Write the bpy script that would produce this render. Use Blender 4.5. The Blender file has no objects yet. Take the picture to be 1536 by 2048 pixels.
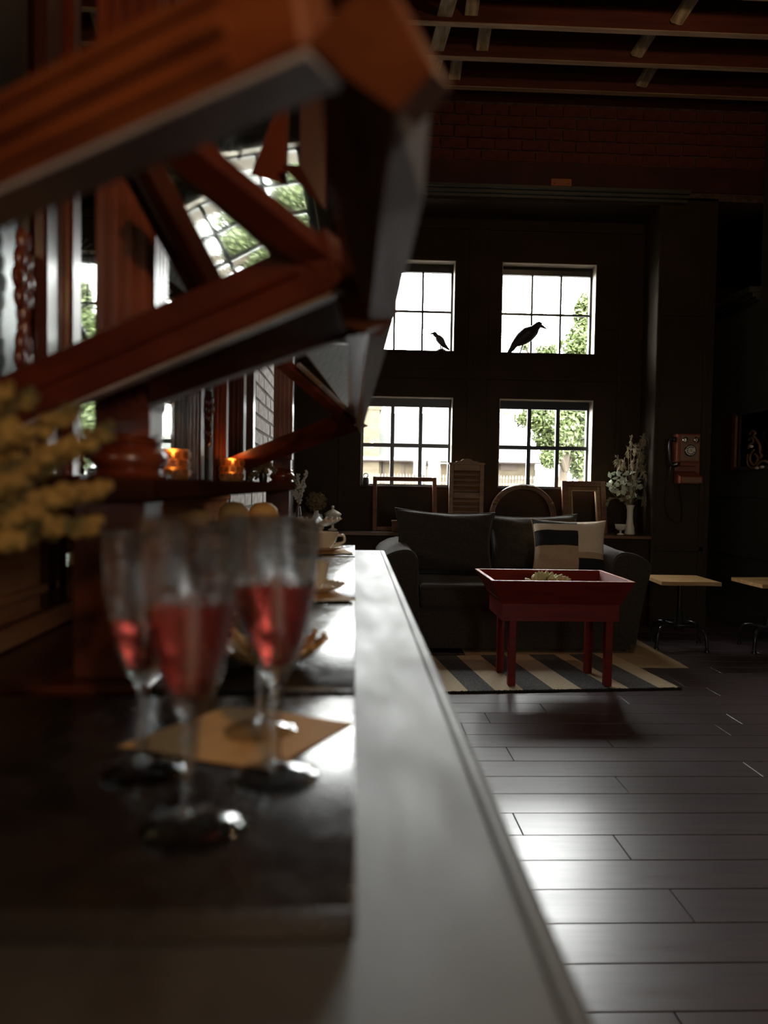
import bpy, bmesh, math, random
from mathutils import Vector, Matrix, Quaternion

random.seed(7)
scene = bpy.context.scene
COL = scene.collection
V = Vector

# ------------------------------------------------------------------ camera
FPX, CX, CY, EYE = 1500.0, 768.0, 1024.0, V((0.0, 0.0, 1.12))
_psi, _th, _rho = math.radians(2.271), math.radians(2.056), math.radians(0.943)
FWD = V((math.sin(_psi) * math.cos(_th), math.cos(_psi) * math.cos(_th), -math.sin(_th)))
_r0 = V((math.cos(_psi), -math.sin(_psi), 0.0)); _u0 = _r0.cross(FWD)
RGT = math.cos(_rho) * _r0 + math.sin(_rho) * _u0
UPV = -math.sin(_rho) * _r0 + math.cos(_rho) * _u0
cam = bpy.data.cameras.new('camera')
cam.sensor_fit = 'VERTICAL'; cam.sensor_height = 24.0
cam.lens = FPX / 2048.0 * 24.0
cam.clip_start = 0.02; cam.clip_end = 300.0
cam.dof.use_dof = True; cam.dof.focus_distance = 5.4; cam.dof.aperture_fstop = 2.2
cam_ob = bpy.data.objects.new('camera', cam); COL.objects.link(cam_ob)
m = Matrix.Identity(4)
for i in range(3):
    m[i][0] = RGT[i]; m[i][1] = UPV[i]; m[i][2] = -FWD[i]; m[i][3] = EYE[i]
cam_ob.matrix_world = m
scene.camera = cam_ob

# ------------------------------------------------------------------ world, sun, exposure
world = bpy.data.worlds.new('world'); scene.world = world; world.use_nodes = True
_wn = world.node_tree.nodes; _wl = world.node_tree.links
_bg = _wn['Background']
_bg.inputs['Strength'].default_value = 21.0
_bg.inputs['Color'].default_value = (0.98, 0.99, 0.985, 1)
_sl = bpy.data.lights.new('sun', 'SUN'); _sl.energy = 2.5; _sl.angle = math.radians(0.6); _sl.color = (1.0, 0.95, 0.85)
_so = bpy.data.objects.new('sun', _sl); COL.objects.link(_so)
_so.rotation_euler = V((0.45, 0.5, -0.74)).to_track_quat('-Z', 'Y').to_euler()
scene.view_settings.view_transform = 'Standard'
scene.view_settings.look = 'None'
scene.view_settings.exposure = 0.9
scene.view_settings.gamma = 1.0
scene.view_settings.use_curve_mapping = False
cy = scene.cycles
cy.use_denoising = True
cy.max_bounces = 10; cy.diffuse_bounces = 4; cy.glossy_bounces = 5; cy.transmission_bounces = 10; cy.transparent_max_bounces = 12
cy.sample_clamp_indirect = 6.0; cy.caustics_reflective = False; cy.caustics_refractive = False
cy.blur_glossy = 0.5


def portal(center, direction, sx, sy):
    """a portal guides sky light through a real window opening; it emits nothing"""
    l = bpy.data.lights.new('sky_portal', 'AREA'); l.shape = 'RECTANGLE'; l.size = sx; l.size_y = sy
    l.cycles.is_portal = True
    o = bpy.data.objects.new('sky_portal', l); COL.objects.link(o)
    o.location = center; o.rotation_euler = V(direction).to_track_quat('-Z', 'Z').to_euler()


def at(px, py, Y):
    """world point at depth Y on the line of sight through a photo pixel"""
    d = FWD + (px - CX) / FPX * RGT - (py - CY) / FPX * UPV
    return EYE + d * (Y / d.y)


def atz(px, py, Z):
    d = FWD + (px - CX) / FPX * RGT - (py - CY) / FPX * UPV
    return EYE + d * ((Z - EYE.z) / d.z)


# ------------------------------------------------------------------ materials
MATS = {}


def mat(name, col, rough=0.5, metal=0.0, col2=None, scale=(8, 8, 8), bump=0.0, bscale=None, coat=0.0, spec=0.5,
        trans=0.0, sheen=0.0, ior=1.5, emit=None, estr=0.0, detail=4.0, rvar=0.0, ramp=(0.35, 0.65), sub=0.0):
    if name in MATS:
        return MATS[name]
    mt = bpy.data.materials.new(name); mt.use_nodes = True; MATS[name] = mt
    n, l = mt.node_tree.nodes, mt.node_tree.links
    b = n['Principled BSDF']
    b.inputs['Base Color'].default_value = (*col, 1); b.inputs['Roughness'].default_value = rough
    b.inputs['Metallic'].default_value = metal; b.inputs['IOR'].default_value = ior
    b.inputs['Specular IOR Level'].default_value = spec
    b.inputs['Coat Weight'].default_value = coat; b.inputs['Coat Roughness'].default_value = 0.12
    b.inputs['Transmission Weight'].default_value = trans
    b.inputs['Sheen Weight'].default_value = sheen
    if sub:
        b.inputs['Subsurface Weight'].default_value = sub; b.inputs['Subsurface Radius'].default_value = (0.02, 0.008, 0.006)
        b.inputs['Subsurface Scale'].default_value = 1.0
    if emit:
        b.inputs['Emission Color'].default_value = (*emit, 1); b.inputs['Emission Strength'].default_value = estr
    if col2 or bump or rvar:
        tc = n.new('ShaderNodeTexCoord'); mp = n.new('ShaderNodeMapping'); mp.inputs['Scale'].default_value = scale
        l.new(tc.outputs['Object'], mp.inputs['Vector'])
        nz = n.new('ShaderNodeTexNoise'); nz.inputs['Scale'].default_value = 1.0; nz.inputs['Detail'].default_value = detail
        nz.inputs['Roughness'].default_value = 0.6
        l.new(mp.outputs['Vector'], nz.inputs['Vector'])
        if col2:
            r = n.new('ShaderNodeValToRGB')
            r.color_ramp.elements[0].position = ramp[0]; r.color_ramp.elements[0].color = (*col, 1)
            r.color_ramp.elements[1].position = ramp[1]; r.color_ramp.elements[1].color = (*col2, 1)
            l.new(nz.outputs['Fac'], r.inputs['Fac']); l.new(r.outputs['Color'], b.inputs['Base Color'])
        if rvar:
            mr = n.new('ShaderNodeMapRange'); mr.inputs['From Min'].default_value = 0.3; mr.inputs['From Max'].default_value = 0.7
            mr.inputs['To Min'].default_value = rough - rvar; mr.inputs['To Max'].default_value = rough + rvar
            l.new(nz.outputs['Fac'], mr.inputs['Value']); l.new(mr.outputs['Result'], b.inputs['Roughness'])
        if bump:
            src = nz
            if bscale:
                mp2 = n.new('ShaderNodeMapping'); mp2.inputs['Scale'].default_value = bscale
                l.new(tc.outputs['Object'], mp2.inputs['Vector'])
                src = n.new('ShaderNodeTexNoise'); src.inputs['Scale'].default_value = 1.0; src.inputs['Detail'].default_value = 3.0
                l.new(mp2.outputs['Vector'], src.inputs['Vector'])
            bp = n.new('ShaderNodeBump'); bp.inputs['Strength'].default_value = bump; bp.inputs['Distance'].default_value = 0.004
            l.new(src.outputs['Fac'], bp.inputs['Height']); l.new(bp.outputs['Normal'], b.inputs['Normal'])
    return mt


def pane_mat(name, tint=(0.97, 0.98, 0.97), refl=0.06):
    if name in MATS:
        return MATS[name]
    mt = bpy.data.materials.new(name); mt.use_nodes = True; MATS[name] = mt
    n, l = mt.node_tree.nodes, mt.node_tree.links
    n.remove(n['Principled BSDF'])
    t = n.new('ShaderNodeBsdfTransparent'); t.inputs['Color'].default_value = (*tint, 1)
    g = n.new('ShaderNodeBsdfGlossy'); g.inputs['Roughness'].default_value = 0.02
    mx = n.new('ShaderNodeMixShader'); mx.inputs['Fac'].default_value = refl
    l.new(t.outputs[0], mx.inputs[1]); l.new(g.outputs[0], mx.inputs[2]); l.new(mx.outputs[0], n['Material Output'].inputs['Surface'])
    return mt


def glass_mat(name, tint, ior, thru):
    mt = bpy.data.materials.new(name); mt.use_nodes = True; MATS[name] = mt
    n, l = mt.node_tree.nodes, mt.node_tree.links
    n.remove(n['Principled BSDF'])
    t = n.new('ShaderNodeBsdfTransparent'); t.inputs['Color'].default_value = (*tint, 1)
    g = n.new('ShaderNodeBsdfGlass'); g.inputs['Roughness'].default_value = 0.01; g.inputs['IOR'].default_value = ior; g.inputs['Color'].default_value = (*tint, 1)
    s = n.new('ShaderNodeBsdfGlossy'); s.inputs['Roughness'].default_value = 0.03
    lw_ = n.new('ShaderNodeLayerWeight'); lw_.inputs['Blend'].default_value = 0.5
    fr = n.new('ShaderNodeMath'); fr.operation = 'POWER'; fr.inputs[1].default_value = 3.0; l.new(lw_.outputs['Facing'], fr.inputs[0])
    f2 = n.new('ShaderNodeMath'); f2.operation = 'MULTIPLY_ADD'; f2.inputs[1].default_value = 0.85; f2.inputs[2].default_value = 0.09; l.new(fr.outputs[0], f2.inputs[0])
    m0 = n.new('ShaderNodeMixShader'); l.new(f2.outputs[0], m0.inputs['Fac']); l.new(t.outputs[0], m0.inputs[1]); l.new(s.outputs[0], m0.inputs[2])
    mx = n.new('ShaderNodeMixShader'); mx.inputs['Fac'].default_value = 1 - thru
    l.new(m0.outputs[0], mx.inputs[1]); l.new(g.outputs[0], mx.inputs[2]); l.new(mx.outputs[0], n['Material Output'].inputs['Surface'])


glass_mat('clear_glass', (0.98, 0.985, 0.98), 1.5, 0.66)
# wall and room
mat('wall_paint', (0.040, 0.023, 0.011), 0.65, col2=(0.030, 0.017, 0.008), scale=(3, 3, 3), spec=0.2)
mat('pier_paint', (0.046, 0.031, 0.015), 0.6, col2=(0.035, 0.023, 0.011), scale=(3, 3, 3), spec=0.2)
mat('green_black_paint', (0.065, 0.070, 0.056), 0.5, col2=(0.05, 0.055, 0.044), scale=(3, 3, 3))
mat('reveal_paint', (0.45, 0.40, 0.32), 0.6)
mat('black_metal', (0.012, 0.012, 0.012), 0.35, spec=0.5)
mat('old_red_paint', (0.075, 0.014, 0.008), 0.7, col2=(0.045, 0.010, 0.006), scale=(4, 4, 4))
mat('brick_red', (0.17, 0.034, 0.02), 0.85, col2=(0.09, 0.022, 0.014), scale=(14, 14, 20), bump=0.5)
mat('mortar_dark', (0.16, 0.10, 0.075), 0.95, col2=(0.07, 0.04, 0.03), scale=(20, 20, 20))
mat('brick_white', (0.80, 0.74, 0.68), 0.8, col2=(0.55, 0.47, 0.42), scale=(18, 18, 24), bump=0.5)
mat('mortar_pale', (0.20, 0.17, 0.15), 0.95)
mat('joist_wood', (0.15, 0.032, 0.014), 0.7, col2=(0.085, 0.018, 0.009), scale=(2, 20, 20))
mat('lit_joist_bottom', (0.55, 0.40, 0.27), 0.8, col2=(0.35, 0.22, 0.13), scale=(2, 30, 30))
mat('rough_lumber', (0.62, 0.52, 0.36), 0.85, col2=(0.28, 0.20, 0.12), scale=(30, 4, 8))
mat('deck_board', (0.035, 0.014, 0.009), 0.9)
mat('plank', (0.105, 0.072, 0.078), 0.30, col2=(0.062, 0.042, 0.046), scale=(1.6, 26, 1), bump=0.05, bscale=(4, 150, 4), rvar=0.03, spec=1.0, ior=1.6)
mat('plank_gap', (0.012, 0.009, 0.009), 0.7)
# bar
mat('bar_top', (0.014, 0.011, 0.009), 0.55, col2=(0.022, 0.018, 0.015), scale=(22, 5, 9), bump=0.04, rvar=0.06, spec=1.0, ior=2.0)
mat('bar_body', (0.018, 0.010, 0.007), 0.45)
mat('slate_board', (0.016, 0.012, 0.010), 0.24, col2=(0.024, 0.017, 0.013), scale=(30, 30, 30), rvar=0.08, spec=0.5)
mat('mahogany', (0.19, 0.036, 0.010), 0.32, col2=(0.095, 0.016, 0.006), scale=(18, 18, 3), coat=0.25, bump=0.05)
mat('mahogany_red', (0.13, 0.022, 0.008), 0.42, col2=(0.07, 0.011, 0.005), scale=(6, 22, 22), bump=0.05, spec=0.35)
mat('mahogany_rail', (0.20, 0.048, 0.011), 0.48, col2=(0.105, 0.021, 0.006), scale=(6, 22, 22), bump=0.05, spec=0.35)
mat('mahogany_dark', (0.085, 0.020, 0.008), 0.3, col2=(0.05, 0.012, 0.006), scale=(12, 12, 4), coat=0.25)
mat('lit_soffit_wood', (0.42, 0.36, 0.34), 0.40, col2=(0.32, 0.27, 0.25), scale=(20, 6, 20), bump=0.05, coat=0.2)  # canopy undersides, reflected light put into the pale colour
mat('mahogany_matte', (0.48, 0.20, 0.085), 0.62, col2=(0.30, 0.11, 0.045), scale=(10, 4, 26), spec=0.0)
mat('shelf_matte', (0.05, 0.015, 0.008), 0.8, spec=0.0)
mat('painted_reflection', (0.52, 0.53, 0.50), 0.5, metal=0.0, col2=(0.25, 0.26, 0.26), scale=(30, 60, 60), spec=0.06)  # matte mottled grey, a mirror's reflection painted as colour
mat('mirror', (0.40, 0.42, 0.39), 0.03, metal=1.0)
mat('mirror_worn', (0.22, 0.23, 0.23), 0.22, metal=1.0, col2=(0.16, 0.17, 0.17), scale=(9, 9, 9))
mat('ink_black', (0.01, 0.012, 0.01), 0.6)
# glass and drink
mat('rose_drink', (0.95, 0.13, 0.10), 0.03, trans=0.68, ior=1.33)
mat('amber_glass', (0.62, 0.30, 0.09), 0.35, trans=0.6, ior=1.4, col2=(0.35, 0.14, 0.04), scale=(120, 120, 120), bump=0.6)
mat('kraft_paper', (0.74, 0.43, 0.13), 0.75, col2=(0.66, 0.37, 0.105), scale=(40, 40, 40))
mat('flame', (1, 0.6, 0.2), 0.5, emit=(1.0, 0.60, 0.22), estr=9.0)
mat('wax', (0.85, 0.72, 0.5), 0.5)
mat('cream_china', (0.74, 0.60, 0.42), 0.25, spec=0.5)
mat('milk_glass', (0.82, 0.76, 0.66), 0.3, spec=0.5)
mat('white_china', (0.80, 0.76, 0.70), 0.3)
mat('amber_china', (0.50, 0.27, 0.09), 0.28)
mat('bun_crust', (0.80, 0.42, 0.13), 0.65, col2=(0.66, 0.30, 0.08), scale=(30, 30, 30))
mat('dried_gold', (0.36, 0.22, 0.055), 0.9, col2=(0.22, 0.125, 0.03), scale=(60, 60, 60))
mat('dried_stem', (0.20, 0.14, 0.06), 0.8)
mat('dried_silver', (0.55, 0.50, 0.42), 0.85)
mat('dried_brown', (0.24, 0.18, 0.09), 0.9, col2=(0.14, 0.10, 0.05), scale=(60, 60, 60))
mat('dark_glaze', (0.03, 0.02, 0.015), 0.25)
# lounge
mat('corduroy', (0.062, 0.052, 0.041), 0.95, col2=(0.043, 0.035, 0.027), scale=(60, 60, 60), bump=0.6, bscale=(160, 8, 8), sheen=0.15, spec=0.05)
mat('piping', (0.055, 0.05, 0.045), 0.8)
mat('patch_cream', (0.80, 0.68, 0.52), 0.95, col2=(0.70, 0.58, 0.43), scale=(120, 120, 120), bump=0.5)
mat('patch_tan', (0.55, 0.40, 0.25), 0.95, col2=(0.46, 0.33, 0.20), scale=(120, 120, 120), bump=0.5)
mat('patch_teal', (0.07, 0.085, 0.085), 0.95, col2=(0.05, 0.06, 0.06), scale=(120, 120, 120), bump=0.5)
mat('patch_black', (0.016, 0.017, 0.02), 0.95, bump=0.5, scale=(120, 120, 120))
mat('red_paint', (0.23, 0.018, 0.010), 0.42, col2=(0.15, 0.012, 0.008), scale=(3, 3, 30), bump=0.08, spec=0.25)
mat('red_edge', (0.55, 0.22, 0.13), 0.5, col2=(0.30, 0.05, 0.03), scale=(40, 40, 40))
mat('chalk_print', (0.45, 0.40, 0.36), 0.8)
mat('rug_cream', (0.74, 0.59, 0.40), 0.95, col2=(0.58, 0.45, 0.29), scale=(130, 160, 60), bump=0.7)
mat('rug_black', (0.035, 0.033, 0.033), 0.95, col2=(0.17, 0.16, 0.15), scale=(150, 150, 60), bump=0.7)
mat('rug_edge', (0.02, 0.018, 0.016), 0.95)
mat('jute', (0.56, 0.42, 0.25), 0.95, col2=(0.40, 0.29, 0.16), scale=(120, 160, 60), bump=0.7)
mat('succulent', (0.52, 0.56, 0.26), 0.6, col2=(0.70, 0.66, 0.36), scale=(25, 25, 25))
mat('moss', (0.10, 0.10, 0.04), 0.95)
mat('stool_wood', (0.55, 0.34, 0.15), 0.4, col2=(0.38, 0.21, 0.08), scale=(4, 26, 26), coat=0.2)
mat('cast_iron', (0.015, 0.015, 0.015), 0.25, spec=0.6)
mat('oak_dark', (0.24, 0.13, 0.055), 0.5, col2=(0.15, 0.075, 0.03), scale=(5, 5, 26))
mat('walnut', (0.20, 0.085, 0.038), 0.42, col2=(0.12, 0.045, 0.02), scale=(6, 6, 26))
mat('gilt_line', (0.50, 0.33, 0.20), 0.4)
mat('phone_wood', (0.30, 0.075, 0.028), 0.35, col2=(0.20, 0.045, 0.018), scale=(8, 8, 30), coat=0.3)
mat('phone_face', (0.26, 0.14, 0.08), 0.4)
mat('bakelite', (0.012, 0.011, 0.010), 0.2, spec=0.6)
mat('brass', (0.72, 0.55, 0.30), 0.22, metal=1.0)
mat('chrome', (0.8, 0.8, 0.78), 0.12, metal=1.0)
mat('dial_white', (0.75, 0.72, 0.66), 0.4)
mat('leaf_pale', (0.66, 0.70, 0.58), 0.7, col2=(0.42, 0.47, 0.36), scale=(20, 20, 20))
mat('leaf_dark', (0.10, 0.13, 0.09), 0.7)
mat('pampas', (0.50, 0.42, 0.28), 0.9, col2=(0.36, 0.29, 0.17), scale=(80, 80, 80))
mat('pampas_dark', (0.22, 0.18, 0.11), 0.9)
mat('orange_plate', (0.50, 0.17, 0.06), 0.6)
mat('bird_black', (0.018, 0.016, 0.016), 0.4)
mat('iron_old', (0.03, 0.03, 0.03), 0.5, metal=0.6)
# outside
mat('asphalt', (0.07, 0.066, 0.063), 0.9, col2=(0.056, 0.052, 0.05), scale=(1, 1, 1))
mat('stone_tan', (0.066, 0.052, 0.030), 0.9, col2=(0.042, 0.030, 0.016), scale=(2.2, 2.2, 5))
mat('shingle', (0.026, 0.027, 0.023), 0.9, col2=(0.016, 0.017, 0.0145), scale=(0.8, 4, 14))
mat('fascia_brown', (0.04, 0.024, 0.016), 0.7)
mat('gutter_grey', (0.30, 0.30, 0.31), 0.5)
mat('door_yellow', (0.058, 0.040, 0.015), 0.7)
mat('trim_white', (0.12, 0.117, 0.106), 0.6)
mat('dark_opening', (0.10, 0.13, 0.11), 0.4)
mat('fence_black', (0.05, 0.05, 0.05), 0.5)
mat('bark', (0.06, 0.045, 0.03), 0.9, col2=(0.04, 0.03, 0.018), scale=(6, 6, 1))
mat('leaf_green', (0.056, 0.078, 0.020), 0.6, col2=(0.085, 0.105, 0.038), scale=(1.5, 1.5, 1.5))
pane_mat('window_pane')


# ------------------------------------------------------------------ mesh helpers
class MB:
    def __init__(s):
        s.b = bmesh.new()

    def _place(s, vs, M):
        for v in vs:
            v.co = M @ v.co

    def box(s, a, b, bev=0.0, seg=1, mi=0):
        """axis-aligned box from corner a to corner b"""
        a, b = V(a), V(b); c = (a + b) / 2; d = V((abs(b.x - a.x), abs(b.y - a.y), abs(b.z - a.z)))
        return s.obox(c, d, Matrix.Identity(3), bev, seg, mi)

    def obox(s, c, size, R, bev=0.0, seg=1, mi=0):
        t = bmesh.new(); bmesh.ops.create_cube(t, size=1.0)
        for v in t.verts:
            v.co = V((v.co.x * size[0], v.co.y * size[1], v.co.z * size[2]))
        if bev > 0:
            bmesh.ops.bevel(t, geom=list(t.edges), offset=bev, segments=seg, profile=0.5, affect='EDGES')
        for v in t.verts:
            v.co = R @ v.co + V(c)
        s._merge(t, mi); return s

    def _merge(s, t, mi=0):
        mp = {}
        for v in t.verts:
            mp[v] = s.b.verts.new(v.co)
        for f in t.faces:
            try:
                g = s.b.faces.new([mp[v] for v in f.verts]); g.material_index = mi or f.material_index
            except ValueError:
                pass
        t.free()

    def bar(s, p, q, w, h, up=(0, 0, 1), bev=0.0, mi=0, off=(0, 0)):
        """a box from p to q, w wide across and h high along up"""
        p, q = V(p), V(q); d = (q - p); L = d.length; d.normalize()
        sd = d.cross(V(up)).normalized(); u = sd.cross(d).normalized()
        R = Matrix((sd, d, u)).transposed()
        c = (p + q) / 2 + sd * off[0] + u * off[1]
        return s.obox(c, (w, L, h), R, bev, 1, mi)

    def tube(s, pts, r, n=8, cap=True, mi=0, flat=None):
        pts = [V(p) for p in pts]; k = len(pts)
        rs = [r] * k if not hasattr(r, '__len__') else list(r)
        prev = None; rings = []
        for i, p in enumerate(pts):
            t = (pts[min(i + 1, k - 1)] - pts[max(i - 1, 0)])
            t = t.normalized() if t.length > 1e-9 else V((0, 0, 1))
            if prev is None:
                a = t.orthogonal().normalized()
            else:
                a = (prev - t * prev.dot(t))
                a = a.normalized() if a.length > 1e-6 else t.orthogonal().normalized()
            prev = a; b2 = t.cross(a)
            ring = []
            for j in range(n):
                th = 2 * math.pi * j / n
                o = a * math.cos(th) * rs[i] + b2 * math.sin(th) * rs[i]
                if flat:
                    o = V((o.x * flat[0], o.y * flat[1], o.z * flat[2]))
                ring.append(s.b.verts.new(p + o))
            rings.append(ring)
        for i in range(k - 1):
            for j in range(n):
                f = s.b.faces.new((rings[i][j], rings[i][(j + 1) % n], rings[i + 1][(j + 1) % n], rings[i + 1][j])); f.material_index = mi
        if cap:
            for rg in (list(reversed(rings[0])), rings[-1]):
                try:
                    f = s.b.faces.new(rg); f.material_index = mi
                except ValueError:
                    pass
        return s

    def lathe(s, prof, c=(0, 0, 0), n=24, R=None, mi=0, wob=None, cap=True):
        """prof: (radius, height) pairs revolved about the local z axis; wob(theta, i) scales a ring radius"""
        c = V(c); R = R or Matrix.Identity(3); rings = []
        for i, (r, z) in enumerate(prof):
            ring = []
            for j in range(n):
                th = 2 * math.pi * j / n
                rr, zz = r, z
                if wob:
                    dr, dz = wob(th, i); rr *= dr; zz += dz
                ring.append(s.b.verts.new(c + R @ V((rr * math.cos(th), rr * math.sin(th), zz))))
            rings.append(ring)
        for i in range(len(prof) - 1):
            for j in range(n):
                f = s.b.faces.new((rings[i][j], rings[i][(j + 1) % n], rings[i + 1][(j + 1) % n], rings[i + 1][j])); f.material_index = mi
        if cap:
            for rg, pr in ((list(reversed(rings[0])), prof[0]), (rings[-1], prof[-1])):
                if pr[0] > 1e-5:
                    f = s.b.faces.new(rg); f.material_index = mi
        return s

    def prism(s, poly, ext, mi=0):
        """planar polygon (3D points) pushed along ext"""
        e = V(ext); a = [s.b.verts.new(V(p)) for p in poly]; b = [s.b.verts.new(V(p) + e) for p in poly]
        n = len(a)
        fs = [s.b.faces.new(list(reversed(a))), s.b.faces.new(b)]
        for i in range(n):
            fs.append(s.b.faces.new((a[i], a[(i + 1) % n], b[(i + 1) % n], b[i])))
        for f in fs:
            f.material_index = mi
        return s

    def ell(s, c, r, n=10, m_=6, R=None, mi=0):
        c = V(c); R = R or Matrix.Identity(3)
        r = (r, r, r) if not hasattr(r, '__len__') else r
        t = bmesh.new(); bmesh.ops.create_uvsphere(t, u_segments=n, v_segments=m_, radius=1.0)
        for v in t.verts:
            v.co = c + R @ V((v.co.x * r[0], v.co.y * r[1], v.co.z * r[2]))
        s._merge(t, mi); return s

    def ico(s, c, r, mi=0, sub=1):
        t = bmesh.new(); bmesh.ops.create_icosphere(t, subdivisions=sub, radius=r)
        for v in t.verts:
            v.co = v.co + V(c)
        s._merge(t, mi); return s

    def face(s, pts, mi=0):
        f = s.b.faces.new([s.b.verts.new(V(p)) for p in pts]); f.material_index = mi; return s

    def leaf(s, p, d, up, L, W, fold=0.25, mi=0):
        """a pointed leaf of a few faces with a folded midrib"""
        p, d, up = V(p), V(d).normalized(), V(up)
        sd = d.cross(up)
        sd = sd.normalized() if sd.length > 1e-6 else d.orthogonal().normalized()
        u = sd.cross(d).normalized()
        a = p; e = p + d * L - u * L * 0.15; m1 = p + d * L * 0.45 + u * L * 0.04
        l1 = p + d * L * 0.40 + sd * W / 2 + u * W * fold; r1 = p + d * L * 0.40 - sd * W / 2 + u * W * fold
        l2 = p + d * L * 0.75 + sd * W * 0.34 + u * W * fold * 0.4; r2 = p + d * L * 0.75 - sd * W * 0.34 + u * W * fold * 0.4
        A, E, M1, L1, R1, L2, R2 = [s.b.verts.new(x) for x in (a, e, m1, l1, r1, l2, r2)]
        for f in ((A, M1, L1), (L1, M1, E, L2), (A, R1, M1), (M1, R1, R2, E)):
            g = s.b.faces.new(f); g.material_index = mi
        return s


ORIG = {}


def link(o, parent):
    COL.objects.link(o)
    if parent is not None:
        o.parent = parent
        ORIG[o.name] = ORIG.get(parent.name, V((0, 0, 0)))
    return o


def build(name, mb, material, parent=None, smooth=None, flip=True):
    """MB -> one mesh object; its coordinates are world ones, shifted to the thing's own base"""
    me = bpy.data.meshes.new(name)
    if flip:
        bmesh.ops.recalc_face_normals(mb.b, faces=mb.b.faces)
    org = ORIG.get(parent.name, V((0, 0, 0))) if parent is not None else V((0, 0, 0))
    for v in mb.b.verts:
        v.co = v.co - org
    mb.b.to_mesh(me); mb.b.free()
    for mn in (material if isinstance(material, (list, tuple)) else [material]):
        me.materials.append(MATS[mn])
    if smooth is not None:
        for p in me.polygons:
            p.use_smooth = True
        me.set_sharp_from_angle(angle=math.radians(smooth))
    o = bpy.data.objects.new(name, me)
    return link(o, parent)


def tag(o, label=None, cat=None, group=None, kind=None):
    for k, v in (('label', label), ('category', cat), ('group', group), ('kind', kind)):
        if v:
            o[k] = v
    return o


def thing(name, label, cat, loc=(0, 0, 0), group=None, kind=None, parent=None):
    o = bpy.data.objects.new(name, None); o.empty_display_size = 0.05
    link(o, parent); o.location = loc; ORIG[o.name] = V(loc)
    return tag(o, label, cat, group, kind)


def piece(name, mesh, material, loc, parent, rot=None):
    """a repeat that shares its mesh; loc in world coordinates"""
    o = bpy.data.objects.new(name, mesh); link(o, parent)
    o.location = V(loc) - ORIG.get(parent.name, V((0, 0, 0)))
    if rot:
        o.rotation_euler = rot
    return o


def shared(name, mb, material, smooth=None):
    bmesh.ops.recalc_face_normals(mb.b, faces=mb.b.faces)
    me = bpy.data.meshes.new(name); mb.b.to_mesh(me); mb.b.free(); me.materials.append(MATS[material])
    if smooth is not None:
        for p in me.polygons:
            p.use_smooth = True
        me.set_sharp_from_angle(angle=math.radians(smooth))
    return me


def copy_tree(root, name=None):
    r = root.copy(); COL.objects.link(r)
    for ch in [o for o in bpy.data.objects if o.parent is root]:
        c = ch.copy(); COL.objects.link(c); c.parent = r
        for g in [o for o in bpy.data.objects if o.parent is ch]:
            d = g.copy(); COL.objects.link(d); d.parent = c
    return r


def smooth_path(pts, k=6):
    """Catmull-Rom through the points"""
    pts = [V(p) for p in pts]; out = []
    for i in range(len(pts) - 1):
        p0 = pts[max(i - 1, 0)]; p1 = pts[i]; p2 = pts[i + 1]; p3 = pts[min(i + 2, len(pts) - 1)]
        for j in range(k):
            t = j / k
            out.append(0.5 * ((2 * p1) + (p2 - p0) * t + (2 * p0 - 5 * p1 + 4 * p2 - p3) * t * t + (3 * p1 - p0 - 3 * p2 + p3) * t ** 3))
    out.append(pts[-1]); return out


def struct(name, mb, material, label, smooth=None):
    return tag(build(name, mb, material, None, smooth), label, None, None, 'structure')

# ------------------------------------------------------------------ the room
XL, XR, YF, YB, ZC = -0.50, 3.2, -3.2, 6.3, 4.41        # left wall, right wall, front wall, window wall, ceiling deck
PIER_Y = 6.0


def st(name, mb, material, label, cat, smooth=None):
    return tag(build(name, mb, material, None, smooth), label, cat, None, 'structure')


# floor: dark slab with planks laid across the room
fl = st('floor', MB().box((XL - 0.2, YF - 0.2, -0.12), (6.0, 8.2, -0.012)), 'plank_gap', 'dark purplish brown plank floor running across the room', 'floor')
ROW = 0.1625
joint = {11: 0.66, 10: 0.52, 9: 1.14, 8: 0.669, 7: 1.62, 6: 1.03, 5: 1.62, 4: 1.78, 3: 0.853, 2: 1.48, 1: 0.9, 0: 1.3}
pl_mesh = {}
PL = 1.22
for k in range(-4, 32):
    y0 = 1.546 + k * ROW
    x0 = joint.get(k - 1, random.uniform(0.2, 1.4)) if 0 <= k - 1 <= 11 else random.uniform(0.2, 1.4)
    for i in range(-2, 4):
        xa = x0 + i * PL
        if xa + PL < 0.05 or xa > 3.5:
            continue
        key = random.randint(0, 3)
        if key not in pl_mesh:
            pl_mesh[key] = shared('plank', MB().box((0.0012, 0.0012, -0.012), (PL - 0.0012, ROW - 0.0012, 0), 0.0016), 'plank')
        o = piece('plank', pl_mesh[key], None, (xa, y0, 0.0), fl)

# window wall with four openings
WX = {'L': (0.045, 0.816), 'R': (1.208, 2.008)}
WZ = {'u': (2.25, 3.001), 'l': (1.115, 1.864)}
YO = 6.48
wb = MB()
xs = [XL - 0.2, 0.045, 0.816, 1.208, 2.008, 2.45]
zs = [0.0, 1.115, 1.864, 2.25, 3.001, 3.46]
for i in range(5):
    for j in range(5):
        if i in (1, 3) and j in (1, 3):
            continue
        wb.box((xs[i], YB, zs[j]), (xs[i + 1], YO, zs[j + 1]))
wf = st('wall_far', wb, 'wall_paint', 'dark brown panelled wall with the four grid windows', 'wall')
# flat battens of the panelling
for bi, (x0, x1, z0, z1) in enumerate([(0.93, 1.10, 0.76, 3.36), (-0.60, 2.41, 2.02, 2.10), (2.20, 2.24, 0.76, 3.36), (-0.14, -0.10, 0.76, 3.36),
                         (-0.60, 2.41, 3.26, 3.36), (2.07, 2.20, 2.46, 2.50), (0.93, 0.97, 2.10, 2.50)]):
    build('batten', MB().box((x0, YB - 0.007 - 0.0015 * bi, z0), (x1, YB, z1), 0.003), 'wall_paint', wf)

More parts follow.
